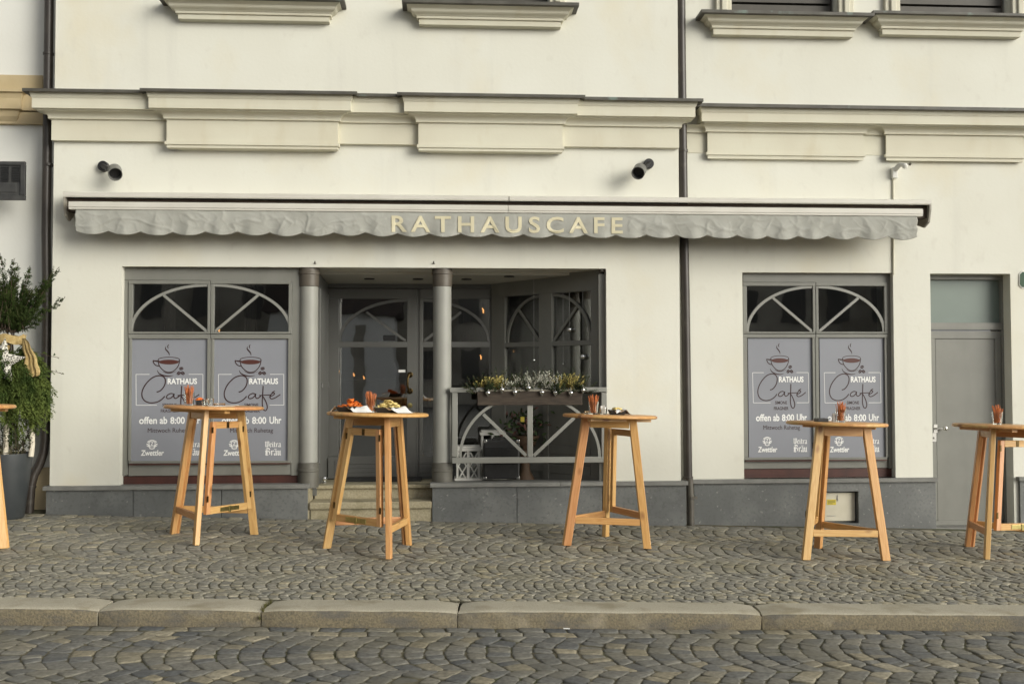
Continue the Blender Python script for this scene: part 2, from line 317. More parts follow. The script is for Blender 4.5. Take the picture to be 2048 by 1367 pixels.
walkm = cobble_mat('pavement_cobble', [(0, (.165, .163, .145)), (.3, (.22, .21, .175)), (.7, (.26, .245, .195)), (.88, (.30, .265, .18)), (1, (.37, .34, .26))], (.18, .165, .10))
roadm = cobble_mat('road_cobble', [(0, (.085, .09, .093)), (.3, (.135, .135, .126)), (.7, (.18, .172, .145)), (.88, (.24, .212, .148)), (1, (.31, .28, .21))], (.155, .138, .085))
bedm = mk('joint_sand', (.075, .068, .042), (.13, .115, .07), 9, .95, .5, 120); overlay(bedm, (.055, .065, .022), 2.5, .5, .65, .7)
asph = mk('far_paving', (.09, .09, .082), (.12, .115, .10), 14, .85, .4, 22)
# ------------------------------------------------------------------ ground
def cobbles(name, mat, bands, x0, x1, hf, seed):
    """bands: (y_near, y_far, course spacing along X, stone size along Y, bulge); curved courses, real stones with rounded octagonal tops"""
    rg = np.random.RandomState(seed); V = []; Fc = []; T = []; base = 0
    for (ya, yb, sx, sy, phi) in bands:
        yc, hw = (ya+yb)/2, (yb-ya)/2; phi = R(phi); Rd = hw/math.sin(phi) if phi else 0
        arc = 2*Rd*phi if phi else 2*hw; ny = max(1, int(round(arc/sy))); nc = int((x1-x0)/sx)+4
        def bx(y):
            if not phi: return 0.0
            return -math.sqrt(max(Rd*Rd-min(abs(y-yc), hw)**2, 0))+Rd*math.cos(phi)
        drift = np.cumsum(rg.normal(0, sx*.08, nc+1)); drift -= np.linspace(0, drift[-1], nc+1)
        wob = [[rg.normal(0, sx*.05), rg.normal(0, sx*.035), rg.uniform(0, 6.3)] for _ in range(nc+1)]
        def edge(c, y): w = wob[c]; return x0+c*sx+drift[c]+bx(y)+w[0]*(y-yc)/hw+w[1]*math.sin(w[2]+9*(y-yc)/hw)
        for c in range(nc):
            n_ = max(1, ny+rg.randint(-1, 2)) if phi else ny
            ft = np.linspace(-1, 1, n_+1); ft[1:-1] += rg.normal(0, .16/n_*1.6, n_-1)
            ys = yc+Rd*np.sin(ft*phi) if phi else yc+hw*ft
            sh = np.array([-(sx*math.cos(f_*phi)*math.sin(f_*phi)) if 0 < k_ < n_ else 0.0 for k_, f_ in enumerate(ft)])+np.r_[0, rg.normal(0, sy*.07, n_-1), 0]
            for j in range(n_):
                g = (.0018 if name == 'pavement' else .0027)+abs(rg.normal(0, .0014)); a, b, a2, b2 = ys[j]+g, ys[j+1]-g, ys[j]+sh[j]+g, ys[j+1]+sh[j+1]-g
                cs = [(edge(c, a)+g, a), (edge(c+1, a2)-g, a2), (edge(c+1, b2)-g, b2), (edge(c, b)+g, b)]
                oc = []
                for k in range(4):
                    p, q = np.array(cs[k]), np.array(cs[(k+1) % 4]); f = .09+.09*rg.rand()
                    oc.append(p+(q-p)*f); oc.append(q+(p-q)*f)
                oc = np.array(oc)+rg.normal(0, .0022, (8, 2)); ce = oc.mean(0)
                tx, ty = rg.normal(0, .022, 2); dz = rg.normal(0, .0022)
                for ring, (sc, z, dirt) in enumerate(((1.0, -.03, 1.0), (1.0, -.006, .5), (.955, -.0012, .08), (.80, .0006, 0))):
                    for p in oc:
                        q = ce+(p-ce)*sc; V.append((q[0], q[1], hf(q[0], q[1])+z+dz+(q[0]-ce[0])*tx+(q[1]-ce[1])*ty)); 
                tone = min(max(rg.beta(1.5, 1.7)+(.25 if rg.rand() < .07 else 0), 0), 1)
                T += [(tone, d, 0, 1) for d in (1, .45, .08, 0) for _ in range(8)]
                for ring in range(3):
                    for k in range(8):
                        o = base+ring*8; Fc.append((o+k, o+(k+1) % 8, o+8+(k+1) % 8, o+8+k))
                Fc.append(tuple(base+24+k for k in range(8))); base += 32
    me = bpy.data.meshes.new(name); me.from_pydata(V, [], Fc); me.materials.append(mat)
    at = me.color_attributes.new('tone', 'FLOAT_COLOR', 'POINT'); at.data.foreach_set('color', np.array(T, dtype=np.float32).ravel())
    me.polygons.foreach_set('use_smooth', [True]*len(me.polygons))
    o = bpy.data.objects.new(name, me); col.objects.link(o); return tag(o, kind='structure')
def sheet(name, mat, xs, ys, hf, dz):
    mb = MB()
    for y in ys:
        for x in xs: mb.v.append((x, y, hf(x, y)+dz))
    n = len(xs)
    for j in range(len(ys)-1):
        for i in range(n-1): mb.face((j*n+i, j*n+i+1, (j+1)*n+i+1, (j+1)*n+i))
    return tag(mb.build(name, mat), kind='structure')
cobbles('pavement', walkm, [(-3.30, -3.10, .072, .058, 35), (-3.10, -2.60, .076, .064, 46), (-2.60, -1.90, .086, .072, 46), (-1.90, -1.00, .112, .095, 44), (-1.00, -.16, .112, .095, 40), (-.16, -.03, .15, .13, 0)], -7.5, 8.5, gz, 3)
sheet('pavement_bed', bedm, [-40, -8, -4, 0, 4, 8, 40], [-3.31, -2, -1, .6], gz, -.0062)
cobbles('road', roadm, [(-6.7, -5.44, .128, .112, 44), (-5.44, -4.52, .128, .11, 44), (-4.52, -3.82, .128, .108, 42), (-3.82, -3.715, .16, .10, 0), (-3.71, -3.61, .15, .10, 0)], -6.0, 7.5, rz, 11)
sheet('road_bed', bedm, [-40, -8, 0, 8, 40], [-6.75, -5, -3.58], rz, -.007)
sheet('square_ground', asph, [-300, -60, -8, 0, 8, 60, 300], [-300, -60, -20, -6.72], rz, -.006)
sheet('far_ground', asph, [-300, -40, 0, 40, 300], [-3.3, 3, 60, 300], gz, -.06)
def kerb_stone(xa, xb, label, sl=0.0, sr=0.0):
    o = thing('kerb_stone', ((xa+xb)/2, (YK-3.3)/2, gz((xa+xb)/2, -3.45)-.1), label, 'kerb stone', 'granite kerb stones along the road')
    nx = max(6, int((xb-xa)/.06)); prof = [(-3.302, -.2), (-3.302, 0), (-3.40, .002), (-3.50, .002), (-3.565, 0), (-3.588, -.008), (-3.598, -.03), (-3.602, -.065), (-3.603, -.2)]
    mb = MB(); m = len(prof)
    for i in range(nx+1):
        f = i/nx; e = min(i, nx-i); cut = (.028, .012, .004)[e] if e < 3 else 0
        for k, (y, z) in enumerate(prof):
            depth = (y+3.3)/-.3
            x = xa+(xb-xa)*f+(sl*depth*(1-f))+(sr*depth*f)+(.004*math.sin(k*2.3+xa) if e == 0 else 0)
            nz = mnoise.noise(Vector((x*5, y*9, z*9+3)))*.004*(1 if 0 < k < m-1 else .3)
            yy = y+(cut if k > 3 else 0)+nz; zz = z-(cut*.6 if 0 < k < 6 else 0)
            mb.v.append((x, yy, gz(x, -3.45)+zz+nz*.8))
    for i in range(nx):
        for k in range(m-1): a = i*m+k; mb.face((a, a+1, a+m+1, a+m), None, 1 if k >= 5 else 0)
    mb.face([k for k in range(m)][::-1]); mb.face([nx*m+k for k in range(m)])
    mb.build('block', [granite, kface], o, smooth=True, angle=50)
jx = [P(x, 1222, YK).x for x in (200, 527, 922, 1533)]
ks = [(-4.25, jx[0], 'kerb stone at the left edge of the picture, left of the dark open joint'), (jx[0], jx[1], 'shortest kerb stone, between the dark open joint and the mossy joint'),
      (jx[1], jx[2], 'kerb stone right of the mossy joint, in front of the second table'), (jx[2], jx[3], 'long kerb stone in front of the planter and third table'), (jx[3], 4.9, 'kerb stone at the right edge, below the fourth and fifth tables')]
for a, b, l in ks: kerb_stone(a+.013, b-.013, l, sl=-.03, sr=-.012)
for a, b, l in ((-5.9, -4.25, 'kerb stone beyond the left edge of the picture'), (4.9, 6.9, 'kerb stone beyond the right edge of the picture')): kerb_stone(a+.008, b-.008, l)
# ------------------------------------------------------------------ foliage helpers
def needle_sprig(mb, p0, d, L, n, nl, nw, droop=0.0, spread=.9, flat_=False, stem=True, mi_n=0, mi_s=1, rg=rnd):
    p = Vector(p0); d = Vector(d).normalized(); side = d.orthogonal().normalized(); pts = [p.copy()]
    for i in range(n):
        f = i/n; d = (d+Vector((rg.gauss(0, .03), rg.gauss(0, .03), -droop/n))).normalized(); p = p+d*(L/n); pts.append(p.copy())
        for k in (0, 1):
            ang = rg.uniform(0, 6.28) if not flat_ else (0 if k else math.pi)+rg.gauss(0, .25)
            sd_ = (Matrix.Rotation(ang, 3, d) @ side); ax = (d*(1-spread*.5)+sd_*spread).normalized(); ln = nl*(1-.45*f)*rg.uniform(.7, 1.2)
            w = (ax.cross(d)).normalized()*nw*.5 if rg.random() < .5 else ax.orthogonal().normalized()*nw*.5
            mb.poly([p, p+ax*ln*.5+w, p+ax*ln, p+ax*ln*.5-w], mi_n)
    if stem: mb.tube(pts[::max(1, n//4)], .0035, 4, False, mi_s, r1=.0015)
def tuft(mb, c, n, h, spread, w, rg=rnd):
    for _ in range(n):
        a = rg.uniform(0, 6.28); r_ = rg.uniform(0, spread); b = Vector(c)+Vector((math.cos(a)*r_*.4, math.sin(a)*r_*.4, 0)); t = b+Vector((math.cos(a)*r_, math.sin(a)*r_, h*rg.uniform(.5, 1)))
        s_ = Vector((-math.sin(a), math.cos(a), 0))*w; mb.poly([b-s_, b+s_, t])
mb = MB(); jm = P(530, 1215, -3.58); jx_m = jx[1]
for i in range(9): tuft(mb, (jx_m+rnd.uniform(-.008, .01)-.02*(8-i)/8, -3.60+i*.033, gz(jm.x, -3.5)-.02 if i else gz(jm.x, -3.5)-.06), 22, .04, .016, .002)
tag(mb.build('moss_tuft', mk('moss', (.05, .055, .015), (.13, .115, .035), 30, .9)), 'clump of dry moss growing in the kerb joint', 'moss')
mb = MB(); cb_ = P(1133, 1253, -3.63); mb.tube([(cb_.x-.02, -3.635, rz(cb_.x, 0)+.006), (cb_.x+.018, -3.645, rz(cb_.x, 0)+.006)], .004, 8)
tag(mb.build('cigarette_end', paper), 'white cigarette end lying on the road against the kerb', 'litter')
# ------------------------------------------------------------------ walls
def wall_grid(mb, x0, x1, z0, z1, holes, yf, yb):
    xs = sorted({x0, x1, *[h[0] for h in holes], *[h[1] for h in holes]}); zs = sorted({z0, z1, *[h[2] for h in holes], *[h[3] for h in holes]})
    def refine(a, st):
        o = []
        for p, q in zip(a, a[1:]):
            n = max(1, int((q-p)/st)); o += [p+(q-p)*i/n for i in range(n)]
        return o+[a[-1]]
    xs, zs = refine(xs, .6), refine(zs, .6)
    def solid(i, k):
        if not (0 <= i < len(xs)-1 and 0 <= k < len(zs)-1): return False
        cx, cz = (xs[i]+xs[i+1])/2, (zs[k]+zs[k+1])/2
        return not any(h[0] < cx < h[1] and h[2] < cz < h[3] for h in holes)
    ix = {}
    def v(i, k, y):
        if (i, k, y) not in ix: ix[(i, k, y)] = len(mb.v); mb.v.append((xs[i], y, zs[k]))
        return ix[(i, k, y)]
    for i in range(len(xs)-1):
        for k in range(len(zs)-1):
            if not solid(i, k): continue
            mb.face((v(i, k, yf), v(i+1, k, yf), v(i+1, k+1, yf), v(i, k+1, yf))); mb.face((v(i, k, yb), v(i, k+1, yb), v(i+1, k+1, yb), v(i+1, k, yb)))
            if not solid(i-1, k): mb.face((v(i, k, yf), v(i, k+1, yf), v(i, k+1, yb), v(i, k, yb)))
            if not solid(i+1, k): mb.face((v(i+1, k, yf), v(i+1, k, yb), v(i+1, k+1, yb), v(i+1, k+1, yf)))
            if not solid(i, k-1): mb.face((v(i, k, yf), v(i, k, yb), v(i+1, k, yb), v(i+1, k, yf)))
            if not solid(i, k+1): mb.face((v(i, k+1, yf), v(i+1, k+1, yf), v(i+1, k+1, yb), v(i, k+1, yb)))
YR, YL = 0.12, 0.30                        # right wing and left house stand back
f0, fR, fL = flat(0), flat(YR), flat(YL)
ZL = 0.39                                  # ledge top
XA, XB = P(104, 600, 0).x, P(1359, 560, 0).x
cafe = thing('cafe_building', ((XA+XB)/2, 0, 0), 'cream rendered cafe building with a recessed entrance and grey columns', 'building')
side = thing('side_building', (4.6, YR, 0), 'cream rendered wing right of the brown drainpipe, with a single shop window and grey door', 'building')
left = thing('corner_building', (-5, YL, 0), 'whitish house at the left edge with ochre stone cornice and vent', 'building')
HX0, HX1, HZ1 = P(242, 700, 0).x, P(1213, 700, 0).x, 2.478
def upwin(px0, px1, pyb, Y): return (P(px0, pyb, Y).x, P(px1, pyb, Y).x, P((px0+px1)/2, pyb, Y).z, 6.4)
uA, uB = upwin(395, 620, -12, 0), upwin(868, 1098, 2, 0); uC, uD = upwin(1461, 1674, 24, YR), upwin(1797, 2020, 28, YR)
mb = MB(); wall_grid(mb, XA, XB, ZL, 8, [(HX0, HX1, ZL-.1, HZ1), uA, uB], 0, .4); mb.build('wall', plaster, cafe)
WX0, WX1, WZ = P(1486, 700, YR).x, P(1788, 700, YR).x, P(1635, 545, YR).z
hol = (P(1645, 1010, YR-.03).x, P(1717, 1010, YR-.03).x, P(1680, 1046, YR-.03).z, P(1680, 982, YR-.03).z)
DX0, DX1, DZ = P(1864, 800, YR).x, P(2023, 700, YR).x, P(1940, 547, YR).z
mb = MB(); wall_grid(mb, XB+.002, 12, -.4, 8, [(WX0, WX1, ZL+.0, WZ), (DX0, DX1, -.5, DZ), (hol[0]-.01, hol[1]+.01, hol[2]-.02, hol[3]+.02), uC, uD], YR, .52); mb.build('wall', plaster, side)
mb = MB(); wall_grid(mb, -14, XA-.002, P(40, 934, YL).z, 8, [], YL, .7); mb.build('wall', plaster2, left)
mb = MB(); mb.box(-14, XA-.002, YL-.012, .7, -.3, P(40, 934, YL).z-.002); mb.build('base_course', ochre, left, bevel=.004)
# cornices ---------------------------------------------------------
def zc(py, px, Y): return P(px, py, Y).z
def cornice(name, prof, xa, xb, Y, parent, mats, ra=True, rb=True, back=.02):
    """prof: list of (out, z, material index of the face that follows); ends mitred back to the wall"""
    mb = MB(); n = len(prof)
    rings = []
    for e in range(4):
        idx = []
        for (o, z, m) in prof:
            x = (xa-(o if ra else 0)) if e < 2 else (xb+(o if rb else 0)); y = Y+back if e in (0, 3) else Y-o
            idx.append(len(mb.v)); mb.v.append((x, y, z))
        rings.append(idx)
    for e in range(3):
        for k in range(n-1): mb.face((rings[e][k], rings[e+1][k], rings[e+1][k+1], rings[e][k+1]), None, prof[k][2])
    mb.face([rings[e][0] for e in range(4)][::-1], None, prof[0][2]); mb.face([rings[e][-1] for e in range(4)], None, 1)
    return mb.build(name, mats, parent)
def cprof(px, y, Y, k=0.0, fil=None, fo=0.0):
    """y: flashing top, flashing bottom, fascia bottom, cove bottom, band bottom (pixels of the plain run at px)"""
    A = [(.0+k, zc(y[0], px, Y-.25)+.03, 0), (.25+k, zc(y[0], px, Y-.25), 0), (.25+k, zc(y[1], px, Y-.25), 0), (.205+k, zc(y[1]+.5, px, Y-.205), 1)]
    zt, zb = zc(y[1]+1, px, Y-.2), zc(y[2], px, Y-.185)
    A += [(.20+k, zt-.02, 1), (.192+k, zt-.045, 1), (.185+k, zt-.055, 1), (.185+k, zb, 1), (.150+k, zb-.004, 1), (.150+k, zb-.012, 1)]
    zk = zc(y[3], px, Y-.075)
    for i in range(1, 7):
        a = i/6*math.pi/2; A.append((.145-.068*math.sin(a)+k, (zb-.012)-(zb-.012-zk-.014)*(1-math.cos(a)), 1))
    A += [(.077+k, zk, 1), (.052+k, zk-.002, 1), (.052+k, zc(y[4], px, Y-.05), 1), (.0+k if not fil else .06+k, zc(y[4], px, Y-.05)-.003, 1)]
    if fil:
        A[-1] = (.066+k, zc(fil[0], px, Y-.06), 1); A[-2] = (.052+k, zc(fil[0], px, Y-.06)+.003, 1)
        z1, z2 = zc(fil[1], px, Y-.06), zc(fil[2], px, Y-.06); A += [(.066+k, z1, 1), (.05+k, z1-.004, 1), (.05+k, z2, 1), (0, z2-.003, 1)]
    return A
MT = [flash, trim]
pm = (179, 185, 217.7, 239, 282)
e0 = P(103, 262, -.05).x; e1 = P(1358, 275, -.05).x
pr = cprof(239, pm, 0); cornice('cornice', pr, e0+.052, e1-.052, 0, cafe, MT)
for a, b in ((337, 673), (840, 1122)):
    q = cprof(239, pm, 0, .06, (284, 290, 296)); cornice('cornice_panel', q, P(a, 268, -.1).x+.097, P(b, 272, -.1).x-.097, 0, cafe, MT, back=-.03)
pr2 = (208.5, 215, 244.5, 265, 306)
c2 = cprof(1560, pr2, YR, .0); top = [p for p in c2[:10]]; zb = top[-1][1]
cornice('cornice', top+[(0, zb-.004, 1)], P(1404, 230, YR-.19).x+.185, 13, YR, side, MT)
low = [(.10, zb-.002, 1)]+[(o-.045, z, m) for (o, z, m) in c2[10:]]; low[-1] = (0, low[-1][1], 1); cornice('frieze', low, XB+.02, 13, YR, side, MT, ra=False, back=.01)
for a, b in ((1415, 1727), (1772, 2046)):
    q = cprof(1560, pr2, YR, 0, (306, 311, 318)); q = [(.146, zb-.003, 1)]+q[10:]
    cornice('cornice_panel', q, P(a, 288, YR-.05).x+.052, P(b, 288, YR-.05).x-.052, YR, side, MT, back=-.03)
zz = lambda y: zc(y, 40, YL-.08)
mb = MB(); mb.box(-14, P(88, 160, YL).x, YL-.03, YL+.02, zz(183), zz(147)); mb.build('string_course', ochre, left, bevel=.004)
cornice('cornice', [(0, zz(181), 1), (.15, zz(182), 1), (.15, zz(187), 1), (.125, zz(189), 1), (.11, zz(198), 1), (.11, zz(219), 1), (.08, zz(221), 1), (.07, zz(232), 1), (.045, zz(241), 1), (.045, zz(246), 1), (0, zz(247), 1)], -14, P(42, 210, YL-.1).x-.11, YL, left, [flash, ochre], ra=False)
mb = MB(); mb.box(P(42, 210, YL-.1).x-.14, P(92, 230, YL).x, YL-.06, YL+.02, zz(220), zz(184)); mb.box(P(30, 230, YL).x, P(92, 230, YL).x, YL-.04, YL+.02, zz(246), zz(221.5)); mb.build('cornice_return', ochre, left, bevel=.003)
# sills and upper windows ------------------------------------------
def sill(pa, pb, py, Y, parent):           # px extents of the lowest member, py: tip top, tip bottom, ... lowest
    m = (pa+pb)/2; z = [zc(v, m, Y-.12) for v in py]
    pr = [(.0, z[0]+.045, 0), (.245, z[0], 0), (.245, z[1], 0), (.20, z[1]-.002, 1)]
    for i in range(7): a = i/6; pr.append((.195-.075*a-.012*math.sin(a*6.28), z[1]-.006-(z[1]-z[2]-.01)*a, 1))
    pr += [(.115, z[2]-.002, 1), (.105, z[2]-.008, 1), (.105, z[3], 1), (.085, z[3]-.004, 1), (.085, z[4], 1), (0, z[4]-.004, 1)]
    cornice('window_sill', pr, P(pa, py[4], Y-.085).x+.085, P(pb, py[4], Y-.085).x-.085, Y, parent, MT)
sill(356, 658, (1, 7, 22, 28, 38), 0, cafe); sill(838, 1122, (11, 17, 32, 38, 49), 0, cafe)
sill(1427, 1706, (31, 37, 51, 57, 69), YR, side); sill(1765, 2041, (33, 38, 52, 58, 69), YR, side)
overlay(grey, (.15, .148, .13), 2.2, .52, .75, .5, (2, 1, .5)); overlay(grey, (.26, .255, .23), 30, .68, .74, .4)
shutter = mk('shutter_brown', (.045, .04, .032), (.06, .052, .042), 8, .55)
def upper(u, Y, parent):
    mb = MB(); x0, x1, z0, z1 = u
    mb.box(x0, x1, Y+.16, Y+.2, z0, z1)
    for i in range(16): z = z0+.02+i*.11; mb.hexa([(x0+.03, Y+.10, z), (x1-.03, Y+.10, z), (x1-.03, Y+.155, z+.03), (x0+.03, Y+.155, z+.03), (x0+.03, Y+.10, z+.085), (x1-.03, Y+.10, z+.085), (x1-.03, Y+.155, z+.105), (x0+.03, Y+.155, z+.105)])
    mb.build('shutter', shutter, parent)
    for a, b in ((x0-.16, x0), (x1, x1+.16)):
        mb = MB(); mb.box(a, b, Y-.05, Y-.001, z0-.02, z1); mb.box(a+.05, b-.05, Y-.075, Y-.049, z0-.02, z1)
        mb.build('window_surround', trim, parent, bevel=.01)
for u, Y, pa in ((uA, 0, cafe), (uB, 0, cafe), (uC, YR, side), (uD, YR, side)): upper(u, Y, pa)
# plinth -----------------------------------------------------------
def plinth(xa, xb, Y, joints, parent, hole=None, z_top=ZL):
    cuts = [xa]+joints+[xb]
    mb = MB()
    for a, b in zip(cuts, cuts[1:]):
        if hole and a < hole[0] < b:
            mb.box(a+.001, hole[0], Y-.03, Y+.06, -.3, z_top-.042); mb.box(hole[1], b-.001, Y-.03, Y+.06, -.3, z_top-.042)
            mb.box(hole[0], hole[1], Y-.03, Y+.06, -.3, hole[2]); mb.box(hole[0], hole[1], Y-.03, Y+.06, hole[3], z_top-.042)
        else: mb.box(a+.003, b-.003, Y-.03, Y+.06, -.3, z_top-.042)
    p = mb.build('plinth', slate, parent, bevel=.002)
    mb = MB(); n = max(1, int((xb-xa)/1.1))
    for i in range(n): mb.box(xa-(.02 if i == 0 else 0)+(xb-xa)*i/n+.001, xa+(xb-xa)*(i+1)/n-.001+(.012 if i == n-1 else 0), Y-.06, Y+.09, z_top-.04, z_top)
    mb.build('ledge', slatetop, parent, bevel=.003)
    return p
qx = lambda x, Y=-.03: P(x, 1005, Y).x
plinth(qx(91), qx(616), 0, [qx(266), qx(443)], cafe); plinth(qx(864), qx(1373), 0, [qx(1034), qx(1205)], cafe)
plinth(qx(1388, YR-.03), P(1872, 1005, YR-.03).x, YR, [], side, hol); plinth(P(2040, 1005, YR-.03).x, 12, YR, [], side)
mb = MB(); h = MB(); mb.box(hol[0]-.002, hol[1]+.002, YR+.05, YR+.08, hol[2]-.01, hol[3]+.01); mb.build('meter_niche', slate, side)
a, b = P(1649, 1010, YR+.03).x, P(1710, 1010, YR+.03).x; c, d = P(1680, 1041, YR+.03).z, P(1680, 985, YR+.03).z
mb = MB(); mb.box(a, b, YR+.03, YR+.048, c, d); hatch = mb.build('meter_hatch', creamp, side, bevel=.003)
mb = MB(); q = lambda x, y: P(x, y, YR+.027); mb.box(q(1654, 1000).x, q(1672, 1000).x, YR+.028, YR+.0295, q(1660, 1009).z, q(1660, 998).z); st = mb.build('sticker', yellow, hatch)
mb = MB()
for y in (1000.5, 1003.5, 1006): mb.box(q(1655.5, y).x, q(1670.5-(y > 1005)*5, y).x, YR+.0262, YR+.0275, q(1660, y+.9).z, q(1660, y).z)
mb.build('printed_lines', black, hatch)
mb = MB(); mb.box(q(1655, 1030).x, q(1672, 1030).x, YR+.026, YR+.0295, q(1660, 1031.5).z, q(1660, 1030).z); mb.box(q(1674, 990).x, q(1676, 990).x, YR+.024, YR+.0295, q(1660, 1001).z, q(1660, 990).z); mb.build('latch', steel, hatch)
# entrance steps and landing ---------------------------------------
YB = 1.2
sa, sb = P(619, 1000, -.02).x, P(864, 1000, -.02).x
mb = MB(); zt1, zt0 = P(740, 1003, -.04).z, P(740, 1017.5, -.04).z; mb.box(sa, sb-.003, -.045, .5, zt0, zt1); mb.build('step', stepstone, cafe, bevel=.012)
mb = MB(); mb.box(sa+.01, sb-.003, -.012, .5, -.3, zt0-.001); mb.build('step_riser', stepstone, cafe)
mb = MB(); zl = P(740, 976.5, .21).z; mb.box(sa+.015, sb-.003, .245, .6, zt1+.001, zl); mb.build('step_riser', stepstone, cafe)
mb = MB(); mb.hexa([(sa+.01, .21, zl), (sb-.003, .21, zl), (sb-.003, 1.3, zl-.04), (sa+.01, 1.3, zl-.04), (sa+.01, .21, .352), (sb-.003, .21, .352), (sb-.003, 1.3, .302), (sa+.01, 1.3, .302)]); mb.build('landing', stepstone, cafe, bevel=.008)
mb = MB(); mb.hexa([(sb, .091, .2), (HX1+.2, .091, .2), (HX1+.2, 1.3, .2), (sb, 1.3, .2), (sb, .091, .386), (HX1+.2, .091, .386), (HX1+.2, 1.3, .305), (sb, 1.3, .305)]); mb.build('terrace_floor', slatetop, cafe)
mb = MB(); mb.box(P(608, 990, 0).x, sa-.001, -.018, .3, -.2, ZL-.045); mb.build('step_cheek', stepstone, cafe)
# soffit
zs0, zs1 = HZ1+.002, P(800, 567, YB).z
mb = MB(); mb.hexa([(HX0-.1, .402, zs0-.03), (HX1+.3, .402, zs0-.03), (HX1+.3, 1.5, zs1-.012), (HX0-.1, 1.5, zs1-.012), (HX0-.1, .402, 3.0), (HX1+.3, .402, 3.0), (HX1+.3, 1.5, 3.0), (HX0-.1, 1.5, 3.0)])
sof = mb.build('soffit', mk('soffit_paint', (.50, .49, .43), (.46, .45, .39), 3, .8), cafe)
def soff_z(y): return zs0-.03+(zs1-.012-zs0+.03)*(y-.402)/1.098
for px, py in ((738.6, 558), (836, 558), (933, 558), (1018.5, 548)):
    y = .75 if py > 550 else .5; q_ = P(px, py, y); mb = MB(); mb.lathe([(.055, -.004), (.055, .01)], (q_.x, y, soff_z(y)-.004), 20); mb.lathe([(.04, -.0045), (.0, -.0045)], (q_.x, y, soff_z(y)-.0045), 20); mb.build('recessed_downlight', black, cafe)
# ------------------------------------------------------------------ windows
def quarter(mb, pl, cx, cy, rx, ry, a0, a1, w, d0, d1, n=26):
    """arched glazing bar: ellipse arc measured in photo pixels, w wide"""
    V0 = len(mb.v)
    for i in range(n+1):
        a = R(a0+(a1-a0)*i/n)
        for k in (-.5, .5):
            s_, z_ = pl.uv(cx+(rx+w*k)*math.cos(a), cy-(ry+w*k)*math.sin(a), d1)
            mb.v.append((s_, -d1, z_)); mb.v.append((s_, -d0, z_))
    for i in range(n):
        b = V0+4*i; mb.face((b, b+2, b+6, b+4)); mb.face((b+1, b+5, b+7, b+3)); mb.face((b, b+4, b+5, b+1)); mb.face((b+2, b+3, b+7, b+6))
def diag(mb, pl, x0, y0, x1, y1, w, d0, d1):
    l = math.hypot(x1-x0, y1-y0); nx, ny = -(y1-y0)/l*w/2, (x1-x0)/l*w/2
    c = [pl.uv(x0+nx, y0+ny, d1), pl.uv(x1+nx, y1+ny, d1), pl.uv(x1-nx, y1-ny, d1), pl.uv(x0-nx, y0-ny, d1)]
    mb.hexa([(s_, -d0, z_) for s_, z_ in c]+[(s_, -d1, z_) for s_, z_ in c])
def pane(pl, r, parent, d=.0, m=None, name='pane'):
    mb = MB(); pbox(mb, pl, r[0]-1, r[1]-1, r[2]+1, r[3]+1, d, d+.004); return mb.build(name, m or glassm, parent, matrix=pl.m)
def shop(pl, parent, out, uL, uR, lL, lR, split, pan, fan, label=None):
    """out: outer frame; uL,uR,lL,lR: the four lights; split: (mid y, mid x); pan: y of panel bottom, mahogany bottom"""
    mb = MB(); my, mx = split
    xl, xr = uL[0]-8, uR[2]+6; yt, yb = uL[1]-7, lL[3]+5
    pbox(mb, pl, out[0], out[1], out[2], yt, 0, .02); pbox(mb, pl, out[0], yt, xl, pan[0], 0, .02); pbox(mb, pl, xr, yt, out[2], pan[0], 0, .02); pbox(mb, pl, xl, yb, xr, pan[0], 0, .012)
    pframe(mb, pl, (xl, yt, mx-.5, my-.4), uL, -.01, .035); pframe(mb, pl, (mx+.5, yt, xr, my-.4), uR, -.01, .035)
    pframe(mb, pl, (xl, my+.6, mx-.5, yb), lL, -.01, .035); pframe(mb, pl, (mx+.5, my+.6, xr, yb), lR, -.01, .035)
    w = mb.build('shop_window', grey, parent, matrix=pl.m, bevel=.003)
    for r in (uL, uR, lL, lR): pane(pl, r, w, .002 if r in (lL, lR) else .004)
    (cx, cy, rx, ry), (dx, dy) = fan
    for sgn, g in ((-1, uL), (1, uR)):
        mb = MB(); ex = g[2] if sgn < 0 else g[0]
        quarter(mb, pl, ex, cy, rx, ry, 90 if sgn < 0 else 0, 180 if sgn < 0 else 90, 5.5, .006, .026); diag(mb, pl, ex+sgn*2, cy-1, ex+sgn*dx, cy-dy, 5, .0065, .0255)
        mb.build('glazing_bar', lgrey, w, matrix=pl.m)
    mb = MB(); pbox(mb, pl, out[0]+1, pan[0]+.3, out[2]-1, pan[1], -.01, -.002); mb.build('base_board', mahog, w, matrix=pl.m)
    mb = MB(); pbox(mb, pl, lL[0]-4, yb+.2, lR[2]+4, yb+2.4, .013, .045); mb.build('drip_rail', mahog, w, matrix=pl.m)
    return w
pw = flat(.10)
shop(pw, cafe, (246, 536, 600, 0), (265, 567.5, 415, 663), (428, 567.5, 577, 663), (262, 677, 413.5, 921), (427, 677, 575.5, 921), (667.5, 421), (950, 968), ((0, 663, 153, 93), (88, 73)))
pw2 = flat(YR+.09)
shop(pw2, side, (1486, 546, 1787, 0), (1494, 571.5, 1626, 663), (1637, 571.5, 1769, 663), (1495.5, 675, 1626, 914), (1638.5, 675, 1770.5, 914), (667, 1631.5), (936, 954), ((0, 663, 131, 89.5), (80, 67.5)))
